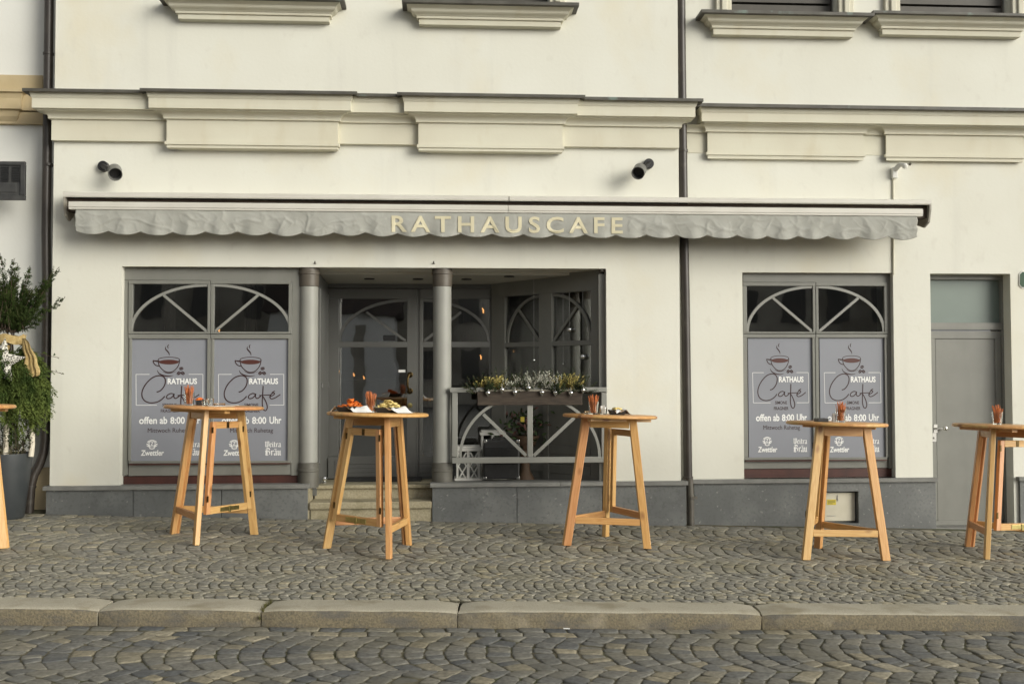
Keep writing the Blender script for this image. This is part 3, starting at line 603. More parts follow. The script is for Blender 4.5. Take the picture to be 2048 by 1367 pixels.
# ------------------------------------------------------------------ lettering tools
def text_mb(s, bold=0.0, shear=0.0, extrude=0.0, spacing=1.0):
    cu = bpy.data.curves.new('txt', 'FONT'); cu.body = s; cu.size = 1; cu.offset = bold; cu.shear = shear; cu.extrude = extrude; cu.space_character = spacing; cu.resolution_u = 4
    o = bpy.data.objects.new('txt', cu); col.objects.link(o); bpy.context.view_layer.update()
    me = bpy.data.meshes.new_from_object(o.evaluated_get(bpy.context.evaluated_depsgraph_get()))
    v = np.array([tuple(q.co) for q in me.vertices]); f = [tuple(p.vertices) for p in me.polygons]
    bpy.data.objects.remove(o); bpy.data.meshes.remove(me); bpy.data.curves.remove(cu)
    lo, hi = v.min(0), v.max(0); v[:, :2] = (v[:, :2]-lo[:2])/(hi-lo)[:2]; return v, f
_tc = {}
def put_text(mb, s, box, tf, y=0.0, **kw):
    """fit text into a box (x0,y0,x1,y1; y down) of a design, tf maps design -> local (s,z)"""
    key = (s, tuple(sorted(kw.items())))
    if key not in _tc: _tc[key] = text_mb(s, **kw)
    v, f = _tc[key]; b = len(mb.v)
    for q in v:
        s_, z_ = tf(box[0]+(box[2]-box[0])*q[0], box[3]-(box[3]-box[1])*q[1]); mb.v.append((s_, y-q[2], z_))
    for p in f: mb.face([b+i for i in p])
BL = {  # broad-nib letters: strokes on a 0..1 grid, y down; x advance
 'W': ([[(.02, .12), (.12, .02), (.16, .1), (.16, .82), (.28, 1)], [(.28, 1), (.48, .82)], [(.36, .1), (.48, .02), (.50, .1), (.50, .82), (.62, 1)], [(.62, 1), (.86, .8), (.86, .1), (.76, .02)]], 1.0),
 'B': ([[(.05, .15), (.2, .0), (.55, .02), (.75, .15), (.6, .38), (.3, .45)], [(.3, .05), (.3, .95)], [(.3, .45), (.65, .45), (.8, .62), (.75, .88), (.45, 1), (.1, .95)], [(.08, .3), (.14, .6), (.08, .95)]], .92),
 'e': ([[(.12, .45), (.12, .85), (.3, 1), (.5, .88)], [(.12, .45), (.3, .32), (.48, .48), (.14, .68)]], .55),
 'i': ([[(.12, .36), (.2, .45), (.2, .88), (.32, 1)], [(.2, .1), (.26, .16)]], .4),
 't': ([[(.2, .12), (.2, .85), (.34, 1), (.44, .9)], [(.04, .38), (.42, .38)]], .48),
 'r': ([[(.1, .36), (.2, .45), (.2, 1)], [(.2, .5), (.4, .33), (.5, .45)]], .54),
 'a': ([[(.12, .42), (.34, .33), (.46, .42), (.46, .88), (.58, 1)], [(.46, .6), (.14, .72), (.14, .9), (.28, 1), (.46, .88)]], .64),
 'u': ([[(.08, .36), (.16, .45), (.16, .88), (.3, 1), (.48, .86)], [(.48, .34), (.48, .88), (.6, 1)]], .66),
}
BL['ä'] = (BL['a'][0]+[[(.16, .1), (.24, .16)], [(.38, .1), (.46, .16)]], .64)
def put_black(mb, s, box, tf, y=0.0, nib=.085):
    adv = sum(BL[c][1] for c in s); x = 0; kx = (box[2]-box[0])/adv; ky = box[3]-box[1]; k = 0
    for c in s:
        for st in BL[c][0]:
            for a, b in zip(st, st[1:]):
                A = (box[0]+(x+a[0])*kx, box[1]+a[1]*ky); B = (box[0]+(x+b[0])*kx, box[1]+b[1]*ky); nx, ny = nib*kx*1.05, -nib*ky*.55
                ex, ey = (B[0]-A[0]), (B[1]-A[1]); l = math.hypot(ex, ey) or 1; px_, py_ = -ey/l*.016*ky, ex/l*.016*ky
                if abs(ex*ny-ey*nx)/l < .03*ky: q = [(A[0]-nx+px_, A[1]-ny+py_), (A[0]-nx-px_, A[1]-ny-py_), (B[0]+nx-px_, B[1]+ny-py_), (B[0]+nx+px_, B[1]+ny+py_)]
                else: q = [(A[0]-nx, A[1]-ny), (A[0]+nx, A[1]+ny), (B[0]+nx, B[1]+ny), (B[0]-nx, B[1]-ny)]
                mb.poly([(tf(*p)[0], y-.00012*(k % 9), tf(*p)[1]) for p in q]); k += 1
        x += BL[c][1]
def poster(pl, r, parent_label, group='grey cafe posters in the shop windows'):
    d = .012; s0, z1 = pl.uv(r[0], r[1], d); s1, z0 = pl.uv(r[2], r[3], d); s0 += .002; s1 -= .002; z0 += .002; z1 -= .002
    tf = lambda x, y: (s0+(x-75)/700*(s1-s0), z1-(y-28)/1255*(z1-z0))
    sc = (s1-s0)/700
    base = pl.m @ Vector(((s0+s1)/2, -d, z0)); o = thing('window_poster', base, parent_label, 'poster', group)
    def bl(mb, n, m): return mb.build(n, m, o, matrix=pl.m)
    mb = MB(); mb.box(s0, s1, -d, -.0065, z0, z1); bl(mb, 'poster_sheet', posterm)
    y = -d-.0012
    mb = MB(); T = dict(bold=.03)
    put_text(mb, 'RATHAUS', (412, 434, 682, 495), tf, y, **T); bl(mb, 'white_lettering', white); mb = MB(); put_text(mb, 'offen', (155, 828, 318, 903), tf, y, bold=.022); bl(mb, 'white_lettering', white); mb = MB(); put_text(mb, 'ab', (343, 828, 412, 903), tf, y, bold=.022); bl(mb, 'white_lettering', white); mb = MB(); put_text(mb, '8:00', (440, 831, 573, 903), tf, y, bold=.022); bl(mb, 'white_lettering', white); mb = MB(); put_text(mb, 'Uhr', (603, 828, 715, 903), tf, y, bold=.022); bl(mb, 'white_lettering', white)
    for pts in ([(245, 393), (122, 393), (127, 710), (315, 710)], [(605, 393), (735, 393), (738, 710), (603, 710)]):
        mb = MB()
        for a, b in zip(pts, pts[1:]):
            w = 2.2; (ax, ay), (bx_, by) = a, b
            if abs(ax-bx_) > abs(ay-by): q = [(ax, ay-w), (bx_, by-w), (bx_, by+w), (ax, ay+w)]; yy = y
            else: q = [(ax-w, ay), (ax+w, ay), (bx_+w, by), (bx_-w, by)]; yy = y-.0002
            mb.poly([(tf(*p)[0], yy, tf(*p)[1]) for p in q])
        bl(mb, 'white_border', white)
    mb = MB(); put_text(mb, 'SIMONE', (366, 692, 498, 725), tf, y, bold=.012); put_text(mb, 'FRAGNER', (352, 752, 513, 786), tf, y, bold=.012); bl(mb, 'brown_lettering', brown); mb = MB(); put_text(mb, 'Mittwoch Ruhetag', (235, 946, 637, 1006), tf, y, bold=.0); bl(mb, 'brown_lettering', brown)
    mb = MB()
    def stroke(pts, w, taper=None, dy=0, closed=False):
        p = [Vector(tf(*q)) for q in (pts if closed else smoothpath(pts, 7))]; mb.ribbon(p, w*sc, y-dy, closed, taper)
    stroke([(312, 576), (345, 562), (378, 520), (392, 470), (385, 432), (358, 410), (320, 408), (270, 430), (215, 490), (182, 560), (180, 620), (205, 665), (255, 686), (310, 680), (355, 655), (388, 618)], 11)
    stroke([(470, 598), (445, 590), (415, 605), (403, 628), (415, 643), (445, 635), (470, 605), (474, 594), (470, 620), (480, 640), (500, 635), (528, 608)], 10, dy=.0003)
    stroke([(542, 512), (540, 560), (537, 620), (535, 700), (546, 752), (566, 767), (582, 738), (574, 690), (552, 640), (530, 606)], 10, dy=.0006)
    stroke([(505, 611), (560, 607), (612, 606)], 9, dy=.0009)
    stroke([(604, 622), (632, 612), (650, 594), (638, 582), (617, 600), (606, 628), (622, 646), (655, 636), (690, 612), (704, 600)], 10, dy=.0012)
    stroke([(624, 581), (653, 564)], 8); bl(mb, 'script_lettering', brown)
    mb = MB(); ell = lambda cx, cy, rx, ry, n=36, rot=0: [(cx+rx*math.cos(2*math.pi*i/n)*math.cos(rot)-ry*math.sin(2*math.pi*i/n)*math.sin(rot), cy+rx*math.cos(2*math.pi*i/n)*math.sin(rot)+ry*math.sin(2*math.pi*i/n)*math.cos(rot)) for i in range(n)]
    stroke(ell(422, 243, 99, 27), 6.5, closed=True)
    stroke([(323, 246), (333, 300), (360, 340), (395, 367), (424, 372), (455, 366), (490, 335), (512, 295), (522, 246)], 8.5, dy=.0003)
    stroke([(326, 262), (296, 257), (278, 252), (288, 284), (310, 303), (340, 309)], 9, dy=.0006); stroke([(276, 252), (330, 256)], 9, dy=.0009)
    stroke([(315, 350), (332, 382), (372, 404), (420, 412), (464, 405)], 9, lambda t: .3+1.0*math.sin(math.pi*t), dy=.0003); stroke([(365, 362), (398, 378), (440, 380), (492, 362)], 5, lambda t: .4+.8*math.sin(math.pi*t))
    stroke([(394, 105), (390, 130), (406, 152), (422, 175), (426, 198)], 9, lambda t: .3+1.1*math.sin(math.pi*t)); stroke([(420, 84), (410, 104), (416, 128)], 7, lambda t: .3+1.0*math.sin(math.pi*t))
    bl(mb, 'cup_outline', brown)
    mb = MB(); mb.poly([(*[tf(*p)[0]], y-.001, tf(*p)[1]) for p in ell(422, 266, 92, 24)][::-1])
    bl(mb, 'coffee_fill', coffee)
    mb = MB()
    for cx, cy, ro in ((536, 334, -.3), (513, 381, -.9), (550, 381, .7)):
        for sg in (-1, 1):
            nx_, ny_ = -math.sin(ro), math.cos(ro)
            pts = [p for p in ell(cx, cy, 22, 16, 32, ro)]; mid = [(cx+math.cos(ro)*q+nx_*sg*1.6+nx_*3*math.sin(q/7), cy+math.sin(ro)*q+ny_*sg*1.6+ny_*3*math.sin(q/7)) for q in (-20, -13, -6, 0, 6, 13, 20)]
            half = [p for p in pts if ((p[0]-cx)*nx_+(p[1]-cy)*ny_)*sg > 3.5]
            half.sort(key=lambda p: (p[0]-cx)*math.cos(ro)+(p[1]-cy)*math.sin(ro)); mb.poly([(tf(*p)[0], y-.0005, tf(*p)[1]) for p in half+mid[::-1]])
    bl(mb, 'coffee_beans', brown)
    mb = MB(); put_text(mb, 'Zwettler', (172, 1170, 385, 1228), tf, y, bold=.028, shear=.12); bl(mb, 'brewery_lettering', white); mb = MB(); put_black(mb, 'Weitra', (563, 1083, 712, 1141), tf, y); put_black(mb, 'Bräu', (566, 1153, 713, 1226), tf, y); bl(mb, 'brewery_lettering', white)
    mb = MB(); stroke(ell(275, 1105, 27, 30), 5, closed=True)
    put_text(mb, 'Z', (261, 1087, 289, 1123), tf, y, bold=.02)
    for sg in (-1, 1):
        stroke([(275+sg*22, 1135), (275+sg*36, 1112), (275+sg*50, 1108)], 8, dy=.0004); stroke([(275+sg*14, 1146), (275+sg*36, 1130), (275+sg*48, 1122)], 8, dy=.0007); stroke([(275+sg*30, 1100), (275+sg*28, 1086)], 7, dy=.001)
    stroke([(232, 1090), (250, 1076), (275, 1070), (300, 1076), (318, 1090)], 7, dy=.0005); stroke([(250, 1152), (275, 1158), (300, 1152)], 8, dy=.0003); bl(mb, 'brewery_emblem', white)
poster(pw, (262, 677, 413.5, 921), 'grey coffee cup poster behind the first table, nearest the left corner drainpipe')
poster(pw, (427, 677, 575.5, 921), 'grey coffee cup poster beside the left grey column')
poster(pw2, (1495.5, 675, 1626, 914), 'grey coffee cup poster in the left half of the right shop window, fully readable')
poster(pw2, (1638.5, 675, 1770.5, 914), 'grey coffee cup poster behind the fourth table, nearest the grey house door')
# ------------------------------------------------------------------ recess: door wall, side wall, angled window wall
pb = flat(YB); zb0 = P(745, 957, YB).z
mb = MB()
for r in ((640, 562, 655, 965), (655, 562, 1000, 576)): pbox(mb, pb, *r, -.08, .0)
pbox(mb, pb, 833, 577, 838, 965, -.08, 0); pbox(mb, pb, 981, 577, 1000, 965, -.08, 0)
mb.build('door_surround', dgrey, cafe, matrix=pb.m)
def door_leaf(name, outer, up_, lo_, fan_c, fan_r, dg, kick):
    mb = MB(); pframe(mb, pb, outer, (up_[0], up_[1], up_[2], lo_[3]), -.05, .012); pbox(mb, pb, up_[0], up_[3], up_[2], lo_[1], -.05, .012)
    for i in range(4):
        y0 = kick[0]+(kick[1]-kick[0])*i/4; pbox(mb, pb, up_[0]-8, y0+.7, up_[2]+8, y0+(kick[1]-kick[0])/4-.7, .0, .018)
    d = mb.build(name, dgrey, cafe, matrix=pb.m, bevel=.003)
    pane(pb, up_, d, -.02, doorglass); pane(pb, lo_, d, -.02, doorglass)
    mb = MB(); (cx, a0, a1) = fan_c; quarter(mb, pb, cx, up_[3]-1, *fan_r, a0, a1, 5.5, -.014, .006); diag(mb, pb, *dg, 5, -.0135, .0055); mb.build('glazing_bar', dgrey, d, matrix=pb.m)
    return d
dr = door_leaf('entrance_door', (656, 577, 832.5, 956), (677, 597, 814, 683), (677, 694, 814, 912), (814, 90, 180), (135, 82), (811, 681, 733, 624), (920, 953))
sl = door_leaf('side_light', (838.5, 577, 980.5, 956), (846, 597, 979, 683), (846, 694, 979, 912), (846, 0, 90), (131, 82), (849, 681, 922, 624), (920, 953))
mb = MB()
for y in (749, 781.5): s_, z_ = pb.uv(820, y, .012); mb.lathe([(.03, 0), (.032, .006), (.02, .012), (.012, .03), (.012, .06)], (s_, -.012, z_), 16, Matrix.Rotation(R(90), 3, 'X'))
s0, z0 = pb.uv(817, 747, .05); s1, z1 = pb.uv(817, 783, .05); mb.tube([(s0+.012, -.06, z0), (s0-.006, -.085, z0*.75+z1*.25), (s0-.008, -.09, (z0+z1)/2), (s0-.006, -.085, z0*.25+z1*.75), (s1+.012, -.06, z1)], .011, 10)
mb.build('handle', oldbrass, dr, matrix=pb.m, smooth=True)
mb = MB(); s_, z_ = pb.uv(820, 810, .012); mb.lathe([(.026, 0), (.026, .006), (.012, .008), (.012, .014)], (s_, -.012, z_), 18, Matrix.Rotation(R(90), 3, 'X')); mb.build('lock', brass, dr, matrix=pb.m)
mb = MB()
for y in (763, 908): pbox(mb, pb, 650, y-11, 655, y+11, .012, .04)
mb.build('hinge', dgrey, dr, matrix=pb.m)
mb = MB(); pbox(mb, pb, 797, 739, 811, 744, .002-.016, .0045-.016); mb.build('notice', paper, dr, matrix=pb.m)
mb = MB(); pbox(mb, pb, 766, 670, 791, 681, -.0155, -.012); mb.build('door_closer_sign', black, dr, matrix=pb.m)
# side wall of the recess (left)
A_, B_ = P(636, 760, .12), P(655, 760, YB); ps = PL(A_.x-.02, .2, B_.x, YB+.02)
mb = MB(); Ls = (Vector((B_.x, YB+.02, 0))-Vector((A_.x-.02, .2, 0))).length
mb.box(0, Ls, 0, .08, .25, 2.6); mb.box(.12, Ls-.1, -.02, -.0, .55, 2.3); mb.box(.2, Ls-.2, -.035, -.021, 1.3, 1.36)
mb.build('recess_side_wall', dgrey, cafe, matrix=ps.m, bevel=.003)
# angled wall (right)
A_, B_ = P(985, 760, YB), P(1207, 760, .12); pa_ = PL(A_.x, YB, B_.x, .12)
ang = MB(); L_ = (Vector((B_.x, .12, 0))-Vector((A_.x, YB, 0))).length
uL, uR = [(1012, 590, 1080, 682), (1106, 580, 1184, 674)]; s = lambda x, y=680: pa_.uv(x, y, 0)[0]; z = lambda x, y: pa_.uv(x, y, 0)[1]
xs_ = [s(1012), s(1080), s(1106), s(1184)]; zt_ = z(1046, 590.5); zm = z(1046, 684); zbm = z(1046, 694); zlo = z(1140, 776)
for a, b, c, d in ((0, L_, zt_, 2.6), (0, xs_[0], .2, zt_), (xs_[1], xs_[2], zlo, zt_), (xs_[3], L_, .2, zt_), (xs_[0], xs_[1], zm-.05, zm), (xs_[2], xs_[3], zm-.05, zm)): ang.box(a, b, -.02, .06, c, d)
ang.box(xs_[0], xs_[3], -.005, .06, .2, zlo-.04); ang.box(xs_[0], xs_[3], -.025, .06, zlo-.04, zlo); ang.box((xs_[1]+xs_[2])/2-.035, (xs_[1]+xs_[2])/2+.035, -.02, -.0055, .2, zlo-.041)
for i in range(3): ang.box(xs_[0]+.02, xs_[3]-.02, -.012, -.0055, .42+i*.1, .505+i*.1)
aw = ang.build('angled_window', grey, cafe, matrix=pa_.m, bevel=.003)
for a, b in ((xs_[0], xs_[1]), (xs_[2], xs_[3])):
    for c, d in ((zm, zt_), (zlo, zm-.05)):
        mb = MB(); mb.box(a-.005, b+.005, .02, .024, c-.005, d+.005); mb.build('pane', glassm, aw, matrix=pa_.m)
for sg, a, b in ((-1, xs_[0], xs_[1]), (1, xs_[2], xs_[3])):
    mb = MB(); ex = b if sg < 0 else a; rr, hh = (b-a)*.96, (zt_-zm)*.96
    pts = [(ex+sg*rr*math.cos(R(90)*i/20), zm+hh*math.sin(R(90)*i/20)) for i in range(21)]
    for (p, q) in zip(pts, pts[1:]):
        pn = Vector((q[1]-p[1], -(q[0]-p[0]))).normalized()*.014*(-sg if sg < 0 else 1)
        mb.hexa([(p[0]-pn.x, .016, p[1]-pn.y), (p[0]+pn.x, .016, p[1]+pn.y), (q[0]+pn.x, .016, q[1]+pn.y), (q[0]-pn.x, .016, q[1]-pn.y), (p[0]-pn.x, -.004, p[1]-pn.y), (p[0]+pn.x, -.004, p[1]+pn.y), (q[0]+pn.x, -.004, q[1]+pn.y), (q[0]-pn.x, -.004, q[1]-pn.y)])
    e = (ex+sg*rr*math.cos(R(48)), zm+hh*math.sin(R(48))); pn = Vector((e[1]-zm, -(e[0]-ex))).normalized()*.012
    mb.hexa([(ex-pn.x, .0155, zm-pn.y), (ex+pn.x, .0155, zm+pn.y), (e[0]+pn.x, .0155, e[1]+pn.y), (e[0]-pn.x, .0155, e[1]-pn.y), (ex-pn.x, -.003, zm-pn.y), (ex+pn.x, -.003, zm+pn.y), (e[0]+pn.x, -.003, e[1]+pn.y), (e[0]-pn.x, -.003, e[1]-pn.y)])
    mb.build('glazing_bar', grey, aw, matrix=pa_.m)
# reveal post at the right edge of the recess
mb = MB(); pbox(mb, f0, 1198, 548, 1212.5, 966, -.12, -.06); mb.build('reveal_post', grey, cafe)
# columns -----------------------------------------------------------
def column(px, Yc=.113):
    q = P(px, 750, Yc-.05); r_ = .089; z = lambda y: P(px, y, Yc-r_).z
    mb = MB(); mb.lathe([(r_, z(928)), (r_, z(571))], (q.x, Yc, 0), 40); c = mb.build('column', colm, cafe, smooth=True)
    mb = MB(); e = r_+.012; mb.lathe([(r_, z(572)), (e-.006, z(571)), (e-.004, z(548)), (e+.004, z(547)), (e+.004, z(543)), (e, z(542)), (e, HZ1+.03)], (q.x, Yc, 0), 40); mb.build('column_capital', colcap, c, smooth=True, angle=30)
    mb = MB(); mb.lathe([(e, .345), (e, z(944)), (e+.005, z(943)), (e+.005, z(939)), (e, z(938)), (e-.003, z(926)), (r_, z(925))], (q.x, Yc, 0), 40); mb.build('column_base', colbase, c, smooth=True, angle=30)
column(616); column(884.5)
# interiors ----------------------------------------------------------
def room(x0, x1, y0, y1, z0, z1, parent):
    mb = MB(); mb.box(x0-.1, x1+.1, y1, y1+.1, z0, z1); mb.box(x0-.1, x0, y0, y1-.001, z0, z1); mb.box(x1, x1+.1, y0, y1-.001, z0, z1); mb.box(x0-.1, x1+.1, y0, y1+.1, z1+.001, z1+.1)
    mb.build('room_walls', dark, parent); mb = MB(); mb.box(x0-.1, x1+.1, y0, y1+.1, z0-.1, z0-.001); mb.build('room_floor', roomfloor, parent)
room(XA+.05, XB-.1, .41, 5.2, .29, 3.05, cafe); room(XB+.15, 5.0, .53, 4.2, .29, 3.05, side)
mb = MB()
for pl_, r in ((flat(1.6), (855, 575, 880, 900)), (flat(1.6), (925, 575, 948, 700)), (flat(.55), (330, 560, 350, 680)), (flat(.55), (490, 560, 512, 680))):
    s0, z1 = pl_.uv(r[0], r[1]); s1, z0 = pl_.uv(r[2], r[3])
    for i in range(8): mb.tube([(s0+(s1-s0)*i/7, pl_.o.y+.015*math.sin(i*2), z0), (s0+(s1-s0)*(i*.8+.6)/7, pl_.o.y+.02*math.cos(i), z1)], (s1-s0)/12, 6)
mb.build('curtain', curtain, cafe, smooth=True)
mb = MB()
pale = mk('counter_front', (.20, .19, .16), (.16, .15, .125), 2, .6)
mb.box(-2.6, -.6, 3.6, 4.2, .3, 1.35); mb.box(-2.7, -.5, 3.55, 4.25, 1.351, 1.39); mb.build('counter', pale, cafe, bevel=.01)
# ------------------------------------------------------------------ house door (right)
pd = flat(YR+.17)
mb = MB(); pbox(mb, pd, 1845, 540, 2016, 559, -.05, .03); pbox(mb, pd, 1845, 559, 1857.5, 1060, -.05, .03); pbox(mb, pd, 2006, 559, 2016, 1060, -.05, .03); pbox(mb, pd, 1858, 645, 2005.5, 659, -.05, .03)
hd = mb.build('house_door', grey, side, matrix=pd.m, bevel=.003)
pane(pd, (1858, 560, 2005, 644.5), hd, -.02, frost, 'transom_pane')
mb = MB(); pframe(mb, pd, (1858.5, 662, 2005, 1054), (1873, 677, 1993, 1040), -.03, .015); pbox(mb, pd, 1873, 677, 1993, 1040, -.03, .003); mb.build('door_leaf', grey, hd, matrix=pd.m, bevel=.004)
mb = MB(); s_, z_ = pd.uv(1871, 856, .02); mb.box(s_-.02, s_+.02, -.022, -.016, z_-.045, z_+.04); mb.tube([(s_, -.02, z_), (s_, -.06, z_), (s_+.075, -.062, z_)], .008, 8); mb.lathe([(0, -.024), (.018, -.018), (.024, 0), (.018, .018), (0, .024)], (s_+.085, -.062, z_), 14)
s_, z_ = pd.uv(1869, 875, .02); mb.box(s_-.02, s_+.02, -.022, -.016, z_-.04, z_+.05); mb.lathe([(.011, 0), (.011, .02)], (s_, -.018, z_), 12, Matrix.Rotation(R(90), 3, 'X')); mb.build('handle', steel, hd, matrix=pd.m, smooth=True)
mb = MB(); mb.box(DX0, DX1, YR-.02, YR+.4, -.3, gz(5.2, .1)+.012); mb.build('threshold', slatetop, side)
# ------------------------------------------------------------------ downpipes
def pipe(name, pts, r_, m, label, brackets, cm=None):
    o = thing(name, pts[-1], label, 'drainpipe'); mb = MB(); mb.tube(pts, r_, 18); mb.build('pipe', m, o, smooth=True)
    for q in brackets:
        mb = MB(); mb.lathe([(r_+.001, -.012), (r_+.007, -.011), (r_+.007, .011), (r_+.001, .012)], q, 18); mb.build('collar', m, o, smooth=True)
    return o
xl = P(93.5, 600, .12).x; Yp = .12
zz_ = lambda x, y: P(x, y, Yp-.04)
mb_p = [(P(97, 100, Yp).x, Yp, 8), (P(97, 100, Yp).x, Yp, 2.8), (xl, Yp, 2.2), (P(90, 880, Yp).x, Yp, zz_(90, 880).z), (P(87, 905, Yp).x, Yp, zz_(87, 905).z), (P(80, 928, Yp).x, Yp-.01, zz_(80, 928).z), (P(70, 950, Yp).x, Yp-.03, zz_(70, 950).z), (P(65, 972, Yp).x, Yp-.04, zz_(65, 972).z), (P(63, 1000, Yp).x, Yp-.04, zz_(63, 1000).z), (P(61, 1036, Yp).x, Yp-.04, zz_(61, 1036).z)]
pipe('downpipe', mb_p, .043, pipem, 'dark brown drainpipe at the left corner, bending left above the ground', [(P(97, 100, Yp).x, Yp, zc(108, 97, Yp)), (xl, Yp, zc(330, 93, Yp)), (P(91, 832, Yp).x, Yp, zc(832, 92, Yp)), (P(65, 975, Yp).x, Yp-.04, zc(972, 65, Yp))])
xr_ = lambda y: P(1361.5+18.5*(y+20)/1070+.5, y, .03)
Yq = YR-.055
rp = lambda px, y: (P(px, y, Yq).x, Yq, P(px, y, Yq-.04).z)
o = pipe('downpipe', [(rp(1363, 100)[0], Yq, 8), rp(1363, 100), rp(1367, 400), rp(1371, 600), rp(1376, 955)], .043, pipem, 'dark brown drainpipe between the cafe building and the right wing', [rp(1366, 300), rp(1376, 955)])
mb = MB(); mb.tube([rp(1379, 956), rp(1381, 1000), rp(1382, 1060)], .036, 16); mb.build('cast_iron_foot', ppipe, o, smooth=True)
mb = MB(); a = rp(1382, 995); mb.box(a[0]-.01, a[0]+.055, Yq-.045, Yq-.01, a[2]-.012, a[2]+.012); mb.lathe([(.041, -.014), (.041, .014)], a, 16); mb.build('clamp', ppipe, o)
# ------------------------------------------------------------------ vent grille on the left house
vg = thing('vent_grille', P(37, 410, YL), 'dark louvred metal vent grille on the white wall at the left edge', 'vent')
mb = MB(); pframe(mb, fL, (-38, 335, 75, 410), (-28, 342, 66, 401), -.01, .022); pbox(mb, fL, -28, 342, 66, 401, -.01, .006); pbox(mb, fL, -20, 378, 58, 395, .0065, .012); mb.build('frame', mk('vent_metal', (.035, .035, .035), (.055, .055, .052), 12, .5), vg, bevel=.003)
mb = MB()
for c in (-20, 3, 28, 49):
    for i in range(9): y = 346+i*3.3; pbox(mb, fL, c, y, c+15, y+1.6, .0068, .016)
mb.build('louvres', black, vg)
# house number plate at the right edge
sg = thing('house_sign', P(2058, 575, YR-.02), 'dark green enamel plate with cut corners at the right edge', 'sign')
def octo(mb, x0, y0, x1, y1, c, d0, d1):
    pts = [(x0+c, y0), (x1-c, y0), (x1, y0+c), (x1, y1-c), (x1-c, y1), (x0+c, y1), (x0, y1-c), (x0, y0+c)]
    a = [fR.uv(*p, d1) for p in pts]; b = len(mb.v); mb.v += [(s_, YR-d1, z_) for s_, z_ in a]+[(s_, YR-d0, z_) for s_, z_ in a]
    mb.face(list(range(b, b+8))); mb.face(list(range(b+8, b+16))[::-1])
    for k in range(8): mb.face((b+k, b+8+k, b+8+(k+1) % 8, b+(k+1) % 8))
mb = MB(); octo(mb, 2038.5, 541.5, 2080, 576, 6, .0, .010); mb.build('rim', whitep, sg); mb = MB(); octo(mb, 2040.2, 543.5, 2078, 574, 5, .0105, .013); mb.build('plate', green, sg)
# ------------------------------------------------------------------ spotlights
def spot(bx_, by_, hx, hy, label):
    o = thing('wall_spotlight', P(bx_, by_, 0), label, 'spotlight', 'wall spotlights above the awning')
    b = P(bx_, by_, 0); b.y = 0; hpt = P(hx, hy, -.20)
    mb = MB(); mb.lathe([(.05, 0), (.05, .05), (.044, .056), (.0, .056)], b, 24, Matrix.Rotation(R(90), 3, 'X')); mb.build('wall_mount', black, o, smooth=True)
    mb = MB(); mb.tube([b+Vector((0, -.05, 0)), b.lerp(hpt, .75)], .024, 12); mb.build('arm', black, o, smooth=True)
    ax = (hpt+Vector((math.copysign(.05, hx-bx_), -.13, -.07))-hpt).normalized(); q_ = ax.to_track_quat('Z', 'Y').to_matrix()
    mb = MB(); mb.lathe([(0, -.085), (.058, -.085), (.064, -.075), (.064, .06), (.058, .06), (.055, -.02), (0, -.025)], hpt, 28, q_); mb.build('lamp_head', mk('spot_head', (.16, .16, .145), (.13, .13, .12), 20, .4), o, smooth=True)
    mb = MB(); mb.lathe([(0, -.018), (.035, -.014), (.05, .0)], hpt, 20, q_); mb.build('lens', black, o, smooth=True)
spot(209, 334, 230, 345, 'small grey wall spotlight left of the centre, aiming right and down'); spot(1296, 329, 1278, 343, 'small grey wall spotlight near the right drainpipe, aiming left and down')
# motion sensor with conduit
se = thing('motion_sensor', P(1788, 352, YR), 'small white motion sensor on a thin conduit above the right end of the awning', 'sensor')
q = P(1787, 347, YR); mb = MB(); mb.box(q.x-.03, q.x+.03, YR-.045, YR, q.z-.055, q.z+.055); mb.build('housing', whitep, se, bevel=.008)
mb = MB(); mb.tube([(q.x, YR-.03, q.z+.03), (q.x+.03, YR-.09, q.z+.075), (q.x+.05, YR-.12, q.z+.06)], .026, 12); mb.lathe([(0, .03), (.02, .025), (.032, 0), (.02, -.025), (0, -.03)], (q.x+.055, YR-.14, q.z+.05), 14); mb.build('sensor_head', whitep, se, smooth=True)
mb = MB(); mb.tube([(q.x+.06, YR-.14, q.z+.06), (q.x+.10, YR-.15, q.z+.068)], .006, 6); mb.lathe([(0, .018), (.017, 0), (0, -.018)], (q.x+.105, YR-.15, q.z+.066), 10); mb.build('sensor_eye', ppipe, se)
mb = MB(); mb.tube([(q.x-.008, YR-.012, q.z-.05), (P(1786, 545, YR).x, YR-.012, WZ-.02)], .010, 8); mb.build('conduit', trim, se)
# ------------------------------------------------------------------ awning
YV = -.30
aw0 = thing('awning', P(990, 420, YV), 'closed grey awning with a scalloped valance lettered RATHAUSCAFE', 'awning')
ZA = P(990, 393, -.24).z
def zlev(px, py, Y): return P(px, py, Y).z
zt = zlev(990, 391, -.24); xa0, xa1 = P(126, 388, -.24).x, P(1863, 405, -.24).x; xm = P(1018, 395, -.24).x
for a, b in ((xa0, xm-.004), (xm+.004, xa1)):
    mb = MB(); t_ = zlev(990, 401.5, -.24)
    yb_ = .119 if a > xm else .0
    V = [(-.24, t_), (-.245, t_+.012), (-.245, zt-.008), (-.235, zt), (yb_, zt+.03), (yb_, zt+.015), (-.22, t_+.014), (-.225, t_)]
    n = len(V); bb = len(mb.v)
    for x in (a, b): mb.v += [(x, y_, z_) for y_, z_ in V]
    for k in range(n): mb.face((bb+k, bb+(k+1) % n, bb+n+(k+1) % n, bb+n+k))
    mb.face([bb+k for k in range(n)][::-1]); mb.face([bb+n+k for k in range(n)]); mb.build('hood', awnm, aw0)
zb1, zb2 = zlev(990, 410, YV), zlev(990, 425, YV); xb0, xb1 = P(137, 408, YV).x, P(1846, 424, YV).x; xm2 = P(1016, 418, YV).x
